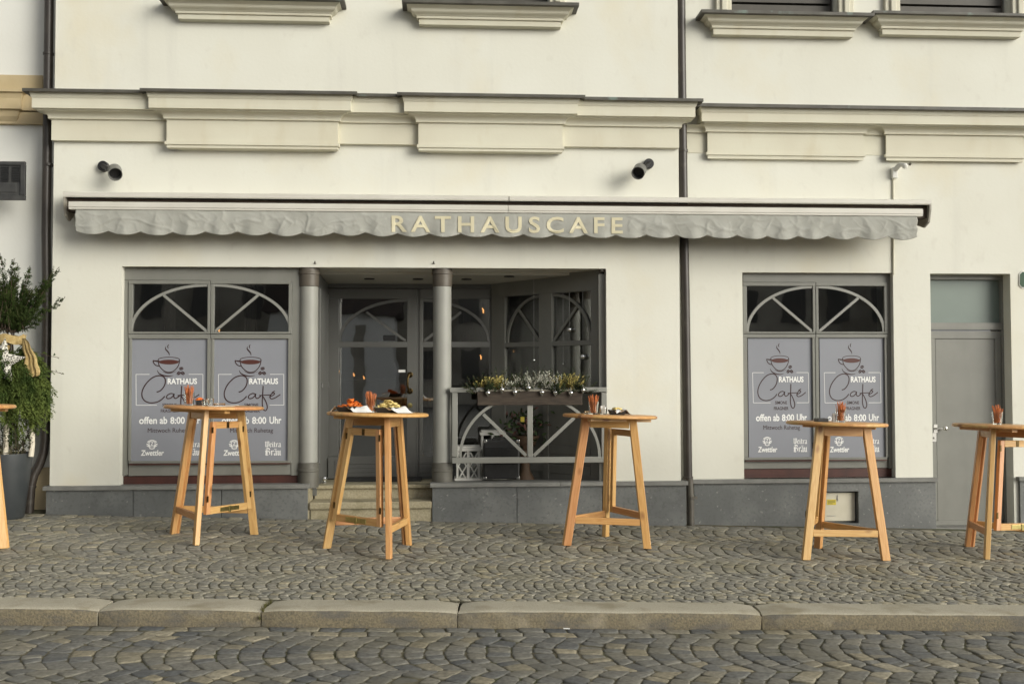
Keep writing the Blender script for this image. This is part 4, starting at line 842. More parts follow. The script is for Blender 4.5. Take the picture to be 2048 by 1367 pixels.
for a, b in ((xb0, xm2-.0015), (xm2+.0015, xb1)):
    mb = MB(); mb.box(a, b, YV, YV+.07, zb2, zb1); mb.box(a+.001, b-.001, YV-.006, YV-.0005, zb2+.02, zb1-.012); mb.build('front_rail', awnm, aw0, bevel=.006)
mb = MB(); mb.box(xa0+.02, xa1-.02, YV+.12, -.03, zb2+.0, zb1+.048); mb.tube([(xb0+.06, YV+.15, zb1-.01), (xb1-.06, YV+.15, zb1-.01)], .045, 14); mb.build('fabric_roll', gapm, aw0)
for sx, x in ((1, xa0), (-1, xa1)):
    mb = MB(); yw = YR-.002 if sx < 0 else -.002; pr_ = [(-.24, zt-.01), (yw, zt+.012), (yw, zb2-.02), (-.10, zb2-.085), (-.20, zb2-.045), (-.235, zb1)]
    n = len(pr_); b = len(mb.v)
    for xx in (x, x+sx*.018): mb.v += [(xx, y_, z_) for y_, z_ in pr_]
    for k in range(n): mb.face((b+k, b+(k+1) % n, b+n+(k+1) % n, b+n+k))
    mb.face([b+k for k in range(n)]); mb.face([b+n+k for k in range(n)][::-1]); mb.build('end_bracket', mk('bracket_paint', (.33, .31, .27), (.24, .22, .18), 6, .5), aw0)
vx0, vx1 = P(149, 440, YV).x, P(1836, 450, YV).x; zv1 = zb2+.004; zvb = zlev(990, 474.5, YV)
L0x, L1x = P(783, 450, YV).x, P(1246, 452, YV).x
def vdisp(x, z):
    f = max(0, min(1, (zv1-z)/(zv1-zvb)))
    a = mnoise.noise(Vector((x*1.9, 0, 1.3)))*.008
    def ridge(v): return max(0, 1-abs(mnoise.noise(v))*8)**1.5
    c = ridge(Vector((x*3.1+z*2.2, z*5-x*1.5, 9)))*.0065+ridge(Vector((x*5.3-z*6, z*4+x, 2)))*.005+ridge(Vector((x*8+z*9, z*7-x*2, 5)))*.003
    ph = (x-vx0)/(vx1-vx0)*27
    k = .3 if L0x-.05 < x < L1x+.05 and f < .93 else 1.0
    return a*(.3+.7*f)-c*k*(.4+.6*math.sin(math.pi*f))+math.cos(2*math.pi*ph)*.012*f**1.3+math.cos(4*math.pi*ph+x)*.003*f
mb = MB(); nx, nz = 900, 22
for i in range(nx+1):
    x = vx0+(vx1-vx0)*i/nx; ph = (i/nx*27) % 1; sag = .036*(1-(2*ph-1)**2)-.024; wob = mnoise.noise(Vector((x*1.7, 3, 0)))*.010
    slope = 0
    for k in range(nz+1):
        z = zv1+(zvb-sag+.012+wob-zv1)*k/nz; mb.v.append((x+.004*math.sin(k*.7+i*.2), YV+.012+vdisp(x, z), z+slope))
for i in range(nx):
    for k in range(nz): a = i*(nz+1)+k; mb.face((a, a+1, a+nz+2, a+nz+1))
val = mb.build('valance', cloth, aw0, smooth=True, angle=180)
mo = val.modifiers.new('thick', 'SOLIDIFY'); mo.thickness = .002
mb = MB(); L0, L1 = P(783, 450, YV), P(1246, 452, YV); ztp, zbt = P(1014, 432.5, YV).z, P(1014, 465.5, YV).z
v, f = text_mb('RATHAUSCAFE', bold=.02, extrude=.0, spacing=1.42)
for q_ in v:
    x = L0.x+(L1.x-L0.x)*q_[0]; z_ = zbt+(ztp-zbt)*q_[1]; mb.v.append((x, YV+.0095-.0035+vdisp(x, z_), z_))
for p in f: mb.face(p)
lt = mb.build('awning_lettering', cream, aw0); mo = lt.modifiers.new('thick', 'SOLIDIFY'); mo.thickness = .001
# hooks over the columns, small camera in the recess corner
for px, lab in ((630, 'small metal hook in the lintel above the left column'), (867.5, 'small metal hook in the lintel above the right column')):
    q = P(px, 525, 0); mb = MB(); mb.box(q.x-.005, q.x+.005, -.005, .0, q.z-.014, q.z+.014); mb.tube([(q.x-.012, -.008, q.z-.012), (q.x, -.014, q.z-.004), (q.x+.012, -.008, q.z-.012)], .0035, 6); tag(mb.build('wall_hook', ppipe), lab, 'hook', 'hooks above the columns')
q = P(1205, 540, .06); mb = MB(); mb.box(q.x-.03, q.x+.02, .03, .09, q.z-.018, q.z+.018); mb.lathe([(.012, 0), (.012, .012)], (q.x-.012, .03, q.z), 12, Matrix.Rotation(R(90), 3, 'X')); tag(mb.build('recess_camera', ppipe, bevel=.004), 'tiny grey camera box in the top right corner of the recess', 'camera')
# ------------------------------------------------------------------ railing
pr3 = flat(.10)
ra = thing('railing', P(1057, 968, .1), 'grey timber railing with a half sunburst between the right column and the wall', 'railing')
mb = MB(); pbox(mb, pr3, 900, 774, 1211, 783.5, -.03, .03); mb.build('top_rail', lgrey, ra, bevel=.004)
mb = MB(); pbox(mb, pr3, 904, 912, 1211, 923.5, -.02, .025); mb.build('bottom_rail', lgrey, ra, bevel=.004)
for r in ((904, 784, 915, 911.7), (1200, 784, 1211, 911.7), (1053, 784, 1064, 911.7)):
    mb = MB(); pbox(mb, pr3, *r, -.02, .02); mb.build('post', lgrey, ra, bevel=.004)
mb = MB(); quarter(mb, pr3, 1058.4, 911.5, 138, 122, 0, 180, 5.5, -.012, .012, 48); mb.build('arch', lgrey, ra)
for r in ((1051, 909, 966, 827), (1066, 909, 1146, 834)):
    mb = MB(); diag(mb, pr3, *r, 6.5, -.014, .014); mb.build('brace', lgrey, ra)
# planter box -------------------------------------------------------
pp = flat(.0)
bx0, bx1 = P(954, 797, -.04).x, P(1165, 797, -.04).x; bz1, bz0 = P(1060, 782, -.04).z, P(1060, 809.5, -.04).z
pt = thing('planter_box', ((bx0+bx1)/2, 0, bz0), 'long weathered wooden planter box hanging on the grey railing', 'planter')
mb = MB(); mb.hexa([(bx0+.01, -.04, bz0), (bx1-.01, -.04, bz0), (bx1-.01, -.02, bz0), (bx0+.01, -.02, bz0), (bx0, -.05, bz1), (bx1, -.05, bz1), (bx1, -.03, bz1), (bx0, -.03, bz1)]); mb.box(bx0, bx0+.02, -.028, .065, bz0, bz1); mb.box(bx1-.02, bx1, -.028, .065, bz0, bz1); mb.box(bx0, bx1, .046, .066, bz0, bz1-.001); mb.box(bx0+.02, bx1-.02, -.02, .046, bz0, bz0+.02); mb.build('box', planterwood, pt, bevel=.003)
mb = MB(); mb.box(bx0+.03, bx1-.03, -.056, -.028, bz1+.001, bz1+.016); mb.build('rim_board', mk('pale_old_wood', (.20, .18, .14), (.26, .24, .19), 9, .8, stretch=(1, 6, 6)), pt, bevel=.002)
mb = MB(); mb.box(bx0+.021, bx1-.021, -.027, .045, bz0+.021, bz1-.01); mb.build('soil', mk('soil', (.02, .016, .01), (.03, .024, .016), 40, .95, .5, 90), pt)
def heather(px, py, n, m, label, h=.13, sp=.12):
    q = P(px, py, 0); mb = MB(); rg = random.Random(px)
    for i in range(n):
        a = rg.uniform(0, 6.28); e = rg.uniform(.15, 1.0); d = Vector((math.cos(a)*e, math.sin(a)*e*.6-.1, 1.0))
        needle_sprig(mb, (q.x+rg.gauss(0, sp*.33), rg.uniform(-.02, .03), bz1-.02), d, h*rg.uniform(.8, 1.45), 17, .021, .011, .15, .8, rg=rg)
    tag(mb.build('heather_plant', [m, twigm]), label, 'plant', 'heather plants in the planter box')
heather(985, 768, 60, heathy, 'yellow heather at the left end of the planter box'); heather(1020, 768, 26, heathw, 'small silvery heather right of the left yellow heather', .11, .1); heather(1058, 765, 64, heathw, 'bushy silvery white heather in the middle of the planter box', .155, .14); heather(1096, 765, 44, heathw, 'wispy silvery heather right of the middle of the planter box', .16, .12); heather(1140, 768, 64, heathy, 'yellow heather at the right end of the planter box', .14, .12)
mb = MB()
for i in range(230):
    x = rnd.uniform(bx0-.03, bx1+.06); needle_sprig(mb, (x, rnd.uniform(-.03, .06), bz1-.02), (rnd.gauss(0, .7), rnd.gauss(-.2, .5), rnd.uniform(.25, 1.1)), rnd.uniform(.09, .20), 20, .027, .0085, .25, .9)
for i in range(110):
    x = rnd.uniform(bx0-.04, bx1+.05); needle_sprig(mb, (x, rnd.uniform(.03, .06), bz1), (rnd.gauss(0, .4), .1, 1.1), rnd.uniform(.12, .25), 22, .026, .008, .1, .9)
tag(mb.build('fir_sprigs', [firm, twigm]), 'dark green fir sprigs packed between the heathers of the planter box', 'greenery', kind='stuff')
bm_prof = [(0, -.038), (.007, -.030), (.020, -.014), (.028, 0), (.023, .012), (.012, .019), (0, .021)]
def ball(px, py, label, first=[None]):
    q = P(px, py, -.07)
    if first[0] is None:
        o = thing('bauble', (0, 0, 0), label, 'bauble', 'glass baubles along the planter box'); mb = MB(); mb.lathe(bm_prof, (0, 0, 0), 16); mb.build('drop', silver, o, smooth=True, keep=False, angle=60)
        mb = MB(); mb.lathe([(.006, .016), (.006, .024), (.001, .026), (.001, .05)], (0, 0, 0), 8); mb.build('cap', steel, o, keep=False); first[0] = o
    else: o = copy_tree(first[0]); o['label'] = label
    o.location = q; return o
bl_ = ['first silver bauble from the left on the planter front', 'second silver bauble from the left, hanging a little higher', 'third silver bauble from the left on the planter front', 'fourth silver bauble, hanging highest amid the fir', 'fifth silver bauble from the left, right of the middle', 'sixth silver bauble from the left on the planter front', 'seventh silver bauble, below the right yellow heather', 'rightmost silver bauble, at the right end of the planter']
for (x, y), l in zip([(976, 785), (1004, 778.5), (1030, 783.5), (1057, 775), (1084, 784), (1111, 784.5), (1141.5, 785), (1166, 779.5)], bl_): ball(x, y, l)
def hangball(px, py, r_, Y, label, ztop):
    q = P(px, py, Y); o = thing('hanging_ball', q, label, 'ornament', 'silver balls hanging in the recess'); mb = MB(); mb.lathe([(r_*math.sin(R(180)*i/10), -r_*math.cos(R(180)*i/10)) for i in range(11)], q, 20); mb.build('sphere', silver, o, smooth=True, angle=180)
    mb = MB(); mb.tube([q+Vector((0, 0, r_)), (q.x, q.y, ztop)], .0012, 4); mb.build('thread', steel, o)
hangball(1166, 713, .035, .30, 'largest silver ball hanging in front of the right pane of the angled window', soff_z(.42)); hangball(1139, 659, .03, .42, 'silver ball hanging highest, before the right upper pane', soff_z(.42)); hangball(1068, 720, .016, .7, 'small silver ball hanging before the left pane of the angled window', soff_z(.7)); hangball(1126.5, 727, .011, .5, 'tiny silver ball left of the largest one', soff_z(.5))
# ------------------------------------------------------------------ things on the terrace
fz = lambda y: .386-(y-.091)*.067
am = thing('flight_case', (P(1003, 964, .3).x, .36, fz(.36)), 'black case with rounded silver corners standing behind the railing', 'case')
a0, a1 = P(967.5, 920, .26).x, P(1039, 920, .26).x; az = P(1003, 880, .26).z; a_z0 = fz(.26)+.005
mb = MB(); mb.box(a0, a1, .26, .5, a_z0+.012, az); mb.build('body', black, am, bevel=.012)
mb = MB(); mb.box(a0+.015, a1-.015, .252, .2595, a_z0+.16, az-.07); mb.build('front_grille', mk('speaker_cloth', (.008, .008, .008), (.014, .014, .014), 90, .9, .3, 300), am)
mb = MB(); mb.tube([(a0+.09, .34, az), (a0+.1, .34, az+.02), (a1-.1, .34, az+.02), (a1-.09, .34, az)], .010, 8); mb.build('handle', black, am, smooth=True)
for x in (a0, a1):
    for zq in (a_z0+.012, az):
        mb = MB(); sx = 1 if x == a0 else -1; sz = 1 if zq < az else -1; mb.box(x-sx*.004, x+sx*.032, .255, .29, zq-sz*.004, zq+sz*.026); mb.build('corner', chrome, am, bevel=.006)
def lantern(pxc, pyb, Y, w, h, label, cross):
    b = P(pxc, pyb, Y); b.z = fz(Y)+.005; o = thing('lantern', b, label, 'lantern', 'white wooden lanterns behind the railing'); t = .022
    mb = MB()
    for sx in (-1, 1):
        for sy in (-1, 1): mb.box(b.x+sx*w/2-t/2, b.x+sx*w/2+t/2, b.y+sy*w/2-t/2, b.y+sy*w/2+t/2, b.z+.03, b.z+h)
    mb.box(b.x-w/2-.03, b.x+w/2+.03, b.y-w/2-.03, b.y+w/2+.03, b.z, b.z+.029); mb.box(b.x-w/2-.025, b.x+w/2+.025, b.y-w/2-.025, b.y+w/2+.025, b.z+h+.001, b.z+h+.03); mb.box(b.x-w/2-.01, b.x+w/2+.01, b.y-w/2-.01, b.y+w/2+.01, b.z+h+.031, b.z+h+.05)
    mb.box(b.x-.014, b.x+.014, b.y-w/2-.006, b.y-w/2+.008, b.z+.03, b.z+h); mb.build('frame', whitep, o, bevel=.003)
    mb = MB()
    for sx in (-1, 1):
        for zz0, zz1 in (((.05, .5), (.5, .96)) if cross else ((.05, .3),)):
            for k in (0, 1):
                p = (b.x+sx*(w/2-.01 if k else .02), b.y-w/2-.001-.002*k, b.z+h*zz0); q_ = (b.x+sx*(.02 if k else w/2-.01), b.y-w/2-.001-.002*k, b.z+h*zz1); mb.tube([p, q_], .0075, 6)
    mb.build('lattice', whitep, o)
    mb = MB(); mb.box(b.x-w/2+.012, b.x+w/2-.012, b.y-.005, b.y+.005, b.z+.031, b.z+h-.001); mb.build('pane', glassm, o)
lantern(936, 955, .55, .22, .30, 'short white lantern with crossed lattice next to the right column', True); lantern(985, 954, .80, .22, .46, 'taller white lantern half hidden by the black case', False)
q = P(1050, 958, .62); pot = thing('plant_pot', (q.x, .62, fz(.62)), 'brown terracotta pot on a flared foot behind the black case', 'pot')
mb = MB(); zq = fz(.62); mb.lathe([(.10, zq), (.095, zq+.02), (.055, zq+.09), (.045, zq+.2), (.05, zq+.3), (.11, zq+.36), (.14, zq+.45), (.13, zq+.455), (.10, zq+.42), (0, zq+.42)], (q.x, .62, 0), 24); mb.build('body', terracotta, pot, smooth=True)
mb = MB(); rg = random.Random(5)
for i in range(230):
    c = Vector((q.x+rg.gauss(0, .11), .62+rg.gauss(0, .09), zq+.56+rg.gauss(0, .10))); d = Vector((rg.gauss(0, 1), rg.gauss(-.4, 1), rg.gauss(.2, .8))).normalized(); w_ = d.orthogonal().normalized()*.018; mb.poly([c, c+d*.035+w_, c+d*.075, c+d*.035-w_], 0 if rg.random() < .6 else 1)
mb.tube([(q.x, .62, zq+.42), (q.x+.02, .62, zq+.6)], .008, 6, True, 2)
tag(mb.build('potted_plant', [firm, redleaf, twigm]), 'bushy plant with reddish leaves in the terracotta pot', 'plant')
mb = MB(); t0 = P(1045, 838, .45); mb.box(t0.x-.02, t0.x+.02, .45, .452, t0.z-.026, t0.z+.026); tag(mb.build('plant_tag', yellow), 'small yellow tag stuck in the reddish plant', 'tag')
mb = MB(); q = P(770, 961, .85); mb.box(P(690, 961, .85).x, P(843, 961, .85).x, .72, 1.12, .352-(.72-.21)*.0459+.001-.02, .352-(.72-.21)*.0459+.012); tag(mb.build('door_mat', matm, bevel=.003), 'black door mat lying on the landing before the entrance door', 'door mat')
q = P(649, 964, .5); mb = MB(); mb.lathe([(0, 0), (.022, 0), (.022, .01), (.012, .018), (.012, .026), (.024, .034), (.03, .05), (.022, .068), (0, .074)], (q.x, .5, .338), 16); tag(mb.build('door_stop', chrome, smooth=True), 'small shiny door stop on the landing beside the left column', 'door stop')
# ------------------------------------------------------------------ bulbs inside
def bulb(px, py, Y, r_, label, first=[None]):
    q = P(px, py, Y)
    if first[0] is None:
        o = thing('filament_bulb', (0, 0, 0), label, 'light bulb', 'filament bulbs glowing inside the cafe')
        mb = MB(); mb.tube([(-.012, 0, .03), (-.004, 0, .012), (.010, 0, .004), (-.008, 0, -.006), (.006, 0, -.018), (-.004, 0, -.028)], .0048, 6); mb.build('filament', filam, o, keep=False)
        mb = MB(); mb.lathe([(.014, .05), (.016, .09), (.004, .095), (.003, 1.2)], (0, 0, 0), 10); mb.build('socket_and_cord', black, o, keep=False); first[0] = o
    else: o = copy_tree(first[0]); o['label'] = label
    o.location = q; o.scale = (r_, r_, r_)
for a in ((966.5, 621, 2.2, 1.0, 'brightest filament bulb, in the upper side light right of the right column'), (962, 714, 2.6, .9, 'filament bulb below the brightest one, in the lower side light'), (677.5, 742, 2.2, .8, 'filament bulb at the left edge of the lower door pane'), (708, 749, 3.0, .75, 'filament bulb in the lower door pane, middle of three'), (728, 755, 3.4, .75, 'filament bulb in the lower door pane, right of three'), (1014, 700, 2.2, .7, 'left one of two dim bulbs behind the angled window'), (1027, 701, 2.3, .7, 'right one of two dim bulbs behind the angled window'), (438, 660, .9, .8, 'filament bulb low in the upper pane of the left shop window')): bulb(*a)
# ------------------------------------------------------------------ bar tables
def bar_table():
    o = thing('bar_table', (0, 0, 0), 'x', 'bar table', 'round wooden bar tables on the pavement'); H = 1.115; zt = H-.028
    def pt(a, r_, z): return Vector((r_*math.cos(R(a)), r_*math.sin(R(a)), z))
    rf, rtp = .425, .262
    rad = lambda z: rf+(rtp-rf)*z/zt
    mb = MB(); n = 64; R_ = .412; prof = [(R_-.012, zt), (R_-.003, zt+.004), (R_, zt+.012), (R_-.002, zt+.022), (R_-.012, H)]
    for r_, z in prof:
        for k in range(n): a = 2*math.pi*k/n; mb.v.append((r_*math.cos(a), r_*math.sin(a), z))
    for i in range(len(prof)-1):
        for k in range(n):
            id_ = (i*n+k, i*n+(k+1) % n, (i+1)*n+(k+1) % n, (i+1)*n+k); mb.face(id_, [(mb.v[j][0], mb.v[j][1]+.5) for j in id_])
    for ring in (0, len(prof)-1):
        id_ = [ring*n+k for k in range(n)]; id_ = id_[::-1] if ring == 0 else id_; mb.face(id_, [(mb.v[j][0], mb.v[j][1]+.5) for j in id_])
    mb.build('tabletop', woodtop, o, smooth=True, keep=False, angle=50)
    dirs = {}
    def frame(a, b, ins):
        A0, B0 = pt(a, 1, 0), pt(b, 1, 0); u = (B0-A0).normalized(); nrm = Vector((u.y, -u.x, 0)); 
        if nrm.dot(A0+B0) < 0: nrm = -nrm
        return u, nrm
    for a, b in ((0, 120), (0, 240)):
        u, nrm = frame(a, b, 0)
        for ang_, s_ in ((a, 1), (b, -1)):
            off = u*s_*.03-nrm*.0
            mb = MB(); mb.board(pt(ang_, rad(0), 0)+off, pt(ang_, rad(zt), zt-.001)+off, u, nrm, .066, .040); mb.build('leg', wood, o, bevel=.004, keep=False)
        z = .215; mb = MB(); mb.board(pt(a, rad(z), z)+u*.065, pt(b, rad(z), z)-u*.065, (0, 0, 1), nrm, .055, .028); mb.build('stretcher', wood, o, bevel=.003, keep=False)
        z = zt-.045; mb = MB(); mb.board(pt(a, rad(z), z)+u*.065, pt(b, rad(z), z)-u*.065, (0, 0, 1), nrm, .075, .028); mb.build('apron', wood, o, bevel=.003, keep=False)
    u, nrm = frame(120, 240, 0); inn = -nrm*.0
    zb_, zt2 = .235, zt-.10
    for ang_, s_ in ((120, 1), (240, -1)):
        mb = MB(); mb.board(pt(ang_, rad(zb_), zb_)+u*s_*.085+inn, pt(ang_, rad(zt2), zt2)+u*s_*.085+inn, u, nrm, .045, .036); g = mb.build('gate_post', wood, o, bevel=.003, keep=False)
        for z in (.36, .92): mb = MB(); c = pt(ang_, rad(z), z)+u*s_*.062+nrm*.020; mb.board(c-Vector((0, 0, .025)), c+Vector((0, 0, .025)), u, nrm, .016, .006); mb.build('hinge', oldbrass, g, keep=False)
    z = zb_+.028; mb = MB(); A = pt(120, rad(z), z)+u*.108; B = pt(240, rad(z), z)-u*.108; mb.board(A, B, (0, 0, 1), nrm, .056, .034); g = mb.build('gate_rail', wood, o, bevel=.003, keep=False)
    mb = MB(); c = (A+B)/2+nrm*.0195; mb.board(c-u*.115, c+u*.115, (0, 0, 1), nrm, .036, .004); mb.board(c+nrm*.004-Vector((0, 0, .03)), c+nrm*.004+Vector((0, 0, .024)), u, nrm, .022, .005); mb.build('latch', brass, g, bevel=.002, keep=False)
    z = zt2-.028; mb = MB(); A = pt(120, rad(z), z)+u*.108; B = pt(240, rad(z), z)-u*.108; mb.board(A, B, (0, 0, 1), nrm, .056, .034); g = mb.build('gate_rail', wood, o, bevel=.003, keep=False)
    mb = MB(); c = (A+B)/2+nrm*.0185; mb.board(c-Vector((0, 0, .026)), c+Vector((0, 0, .026)), u, nrm, .03, .004); mb.build('hinge', oldbrass, g, bevel=.001, keep=False)
    mb = MB(); z = zt-.0145; mb.board((-.30, .17, z), (.30, .17, z), (0, 1, 0), (0, 0, 1), .06, .026); mb.build('batten', wood, o, bevel=.003, keep=False)
    return o
TB = [(-2.015, -1.13, 150, 'wooden bar table in front of the left shop window posters'), (-.595, -1.62, 49, 'wooden bar table in front of the entrance steps, holding two snack trays'), (1.385, -1.12, 201, 'wooden bar table in front of the white pillar by the planter box'),
      (3.235, -1.57, -28, 'wooden bar table in front of the right shop window, with a black ashtray'), (4.79, -1.38, 105, 'wooden bar table by the grey house door, cut by the right edge'), (-3.865, -1.70, 0, 'wooden bar table at the left edge, only its rim and one leg in view')]
t0_ = bar_table(); tabs = []
for i, (x, y, a, l) in enumerate(TB):
    o = t0_ if i == 0 else copy_tree(t0_); o['label'] = l; o.location = (x, y, gz(x, y)+.001); o.rotation_euler = (R(.3), R(.8), R(a)); tabs.append((x, y, gz(x, y)+1.116))
# level the tops with the sloping ground
for o, (x, y, a, l) in zip([t0_]+[q for q in bpy.data.objects if q.name.startswith('bar_table.')], TB):
    n_ = Vector((.027, .012, 1)).normalized(); o.rotation_euler = (n_.to_track_quat('Z', 'Y').to_matrix().to_4x4() @ Matrix.Identity(4)).to_euler() if False else (Vector((0, 0, 1)).rotation_difference(n_).to_matrix() @ Matrix.Rotation(R(a), 3, 'Z')).to_euler()
def on(ti, px):                             # point on table ti's top at photo column px, depth dy from the centre
    def f(dy=0.0):
        x, y, z = tabs[ti]; d = ray(px, 800); k = (y+dy-CAM.y)/d.y; X = CAM.x+d.x*k
        return Vector((X, y+dy, z-.027*(X-x)-.012*dy))
    return f
names = ['first', 'second', 'third', 'fourth', 'fifth']
tum = [None]; stk = [None]
def sticks(ti, px, dy, label, r_=.046, h=.112, n=34):
    c = on(ti, px)(dy); rg = random.Random(ti*7+3)
    if tum[0] is None:
        o = thing('tumbler', (0, 0, 0), label, 'glass', 'tumblers holding pretzel sticks'); mb = MB(); mb.lathe([(r_*.78, 0), (r_, h), (r_-.002, h), (r_*.78-.002, .012), (0, .012)], (0, 0, 0), 24); mb.build('glass', tglass, o, smooth=True, keep=False, angle=50); tum[0] = o
        mb = MB(); mb.tube([(0, 0, 0), (0, 0, .15)], .0026, 7); s0 = mb.build('pretzel_stick', stickm); stk[0] = s0; tag(s0, 'x', 'pretzel stick', 'x'); use = s0
    else: o = copy_tree(tum[0]); o['label'] = label; use = None
    o.location = c; o.rotation_euler = (0, 0, ti)
    for i in range(n):
        s_ = use if (i == 0 and use) else stk[0].copy()
        if s_ is not use: col.objects.link(s_)
        a = rg.uniform(0, 6.28); rb_ = rg.uniform(0, r_*.6); tl = rg.uniform(.0, .30); b = rg.gauss(0, .5)+a
        s_.location = c+Vector((math.cos(a)*rb_, math.sin(a)*rb_, .014)); d = Vector((math.cos(b)*tl, math.sin(b)*tl, 1)) if rb_ < r_*.35 else Vector((math.cos(a)*tl*.55, math.sin(a)*tl*.55, 1))
        d = d.normalized(); s_.rotation_euler = d.to_track_quat('Z', 'Y').to_euler(); s_.scale = (1, 1, rg.uniform(.78, 1.08))
        s_['label'] = 'thin orange pretzel stick in the tumbler on the %s bar table from the left' % names[ti]; s_['group'] = 'pretzel sticks in the %s tumbler' % names[ti]
sticks(0, 378.5, -.05, 'tumbler full of pretzel sticks on the table before the left posters'); sticks(1, 742, -.1, 'tumbler full of pretzel sticks between the two snack trays'); sticks(2, 1187, -.03, 'tumbler full of pretzel sticks on the table before the white pillar'); sticks(3, 1681, 0, 'tumbler full of pretzel sticks right of the black ashtray'); sticks(4, 1994, .02, 'tumbler full of pretzel sticks, alone on the table by the house door')
def tray(ti, px, dy, L, Wd, rot, label, food, fname, fl, napkin, nap_lab, h=.045, nfood=14, small=False):
    c = on(ti, px)(dy); o = thing('snack_tray', c, label, 'tray', 'black snack trays on the tables', rot); mb = MB(); t = .78
    b = [(-L/2*t, -Wd/2*t, 0), (L/2*t, -Wd/2*t, 0), (L/2*t, Wd/2*t, 0), (-L/2*t, Wd/2*t, 0)]; tp = [(-L/2, -Wd/2, h), (L/2, -Wd/2, h), (L/2, Wd/2, h), (-L/2, Wd/2, h)]; bi = [(x*.96, y*.96, .004) for x, y, z in b]; ti_ = [(x*.96, y*.96, h) for x, y, z in tp]
    mb.v = b+tp+bi+ti_
    for k in range(4):
        j = (k+1) % 4; mb.face((k, j, 4+j, 4+k)); mb.face((4+k, 4+j, 12+j, 12+k)); mb.face((8+j, 8+k, 12+k, 12+j))
    mb.face((3, 2, 1, 0)); mb.face((8, 9, 10, 11)); mb.build('dish', black, o, keep=False, bevel=.002)
    M = Matrix.Translation(c) @ Matrix.Rotation(rot, 4, 'Z')
    for kk, (ax, ay, an, lab) in enumerate(napkin):
        mb = MB(); N_ = 9
        for i in range(N_):
            for k in range(N_):
                u, v = i/(N_-1)-.5, k/(N_-1)-.5; x, y = u*.20, v*.16; xr, yr = ax+x*math.cos(an)-y*math.sin(an), ay+x*math.sin(an)+y*math.cos(an)
                ex, ey = abs(xr)-L/2, abs(yr)-Wd/2; over = max(ex, ey, 0); zz0 = h+.008+.006*math.sin(u*7+v*5)-(over*1.25) if over > 0 else h*.55+.02*math.sin(u*5)+.45*h*min(1, max(abs(xr)/(L/2), abs(yr)/(Wd/2)))
                mb.v.append((xr, yr, max(.003, zz0)))
        for i in range(N_-1):
            for k in range(N_-1): a = i*N_+k; mb.face((a, a+1, a+N_+1, a+N_))
        nb = mb.build('napkin', paper, smooth=True, angle=180, matrix=M); tag(nb, lab, 'napkin')
    rg = random.Random(int(px)); first = None
    for i in range(nfood):
        if first is None:
            mb = MB(); N_ = 10; mb.v.append((0, 0, .006))
            for k in range(N_): a = 2*math.pi*k/N_; mb.v.append((.022*math.cos(a), .018*math.sin(a), .010*math.cos(2*a)))
            for k in range(N_): mb.face((0, 1+k, 1+(k+1) % N_))
            first = mb.build(fname, food, smooth=True, angle=180); mo = first.modifiers.new('thick', 'SOLIDIFY'); mo.thickness = .003; tag(first, fl, 'crisp', fl); s_ = first
        else: s_ = first.copy(); col.objects.link(s_)
        q = rg.random(); lx = rg.gauss(0, L*.20); ly = rg.gauss(0, Wd*.16); lx = max(-L*.38, min(L*.38, lx)); ly = max(-Wd*.36, min(Wd*.36, ly)); top_ = h*.75+(.062 if not small else .022)*math.exp(-(lx/(L*.28))**2-(ly/(Wd*.3))**2)*rg.uniform(.4, 1.15)
        s_.matrix_basis = M @ Matrix.Translation((lx, ly, top_)) @ Matrix.Rotation(rg.uniform(0, 6.28), 4, 'Z') @ Matrix.Rotation(rg.gauss(0, .7), 4, 'X') @ Matrix.Scale(rg.uniform(.95, 1.4), 4)
tray(1, 705, -.05, .25, .16, R(-4), 'black tray of orange crisps left of the pretzel tumbler on the second table', orangem, 'orange_crisp', 'orange crisp in the left tray of the second table', [(-.10, .03, .5, 'white napkin hanging over the left end of the orange crisp tray'), (.085, -.06, -.5, 'white napkin folded over the front right of the orange crisp tray')], '', nfood=34)
tray(1, 779, -.02, .25, .16, R(5), 'black tray of pale potato crisps right of the pretzel tumbler on the second table', chipm, 'potato_crisp', 'pale potato crisp in the right tray of the second table', [(-.07, .05, .2, 'white napkin at the back of the potato crisp tray'), (.09, -.045, -.35, 'white napkin draped over the right end of the potato crisp tray')], '', nfood=34)
tray(2, 1234, -.02, .145, .11, R(3), 'black dish of potato crisps on the third table', chipm, 'potato_crisp', 'pale potato crisp in the dish on the third table', [(.05, .02, .3, 'cream napkin sticking out of the right side of the crisp dish')], '', nfood=14, small=True)
tray(0, 401, .1, .085, .085, R(20), 'small black bowl of orange snacks behind the tumblers on the first table', orangem, 'orange_crisp', 'orange snack in the small bowl on the first table', [], '', nfood=12, small=True)
gl0 = None
for ti, px, dy, r_, h, lab in ((0, 411, -.08, .033, .055, 'empty clear tumbler right of the pretzel tumbler on the first table'), (0, 420, .06, .034, .062, 'empty clear tumbler behind another one on the first table'), (2, 1173.5, -.05, .024, .03, 'low clear glass candle holder left of the pretzel tumbler'), (2, 1206.5, -.03, .034, .062, 'clear tumbler holding sugar sachets beside the crisp dish')):
    if gl0 is None:
        o = thing('drinking_glass', (0, 0, 0), lab, 'glass', 'small clear glasses on the tables'); mb = MB(); mb.lathe([(.8, 0), (1, .5), (.95, 1), (.88, 1), (.72, .16), (0, .14)], (0, 0, 0), 20); mb.build('glass_body', tglass, o, smooth=True, keep=False, angle=50); gl0 = o
    else: o = copy_tree(gl0); o['label'] = lab
    o.location = on(ti, px)(dy); o.scale = (r_, r_, h)
c = on(0, 439)(-.02); mb = MB(); mb.lathe([(.045, 0), (.05, .024), (.043, .024), (.038, .008), (0, .008)], c, 24); tag(mb.build('glass_ashtray', tglass, smooth=True), 'round clear glass ashtray at the right of the first table', 'ashtray')
c = on(2, 1206.5)(-.03)
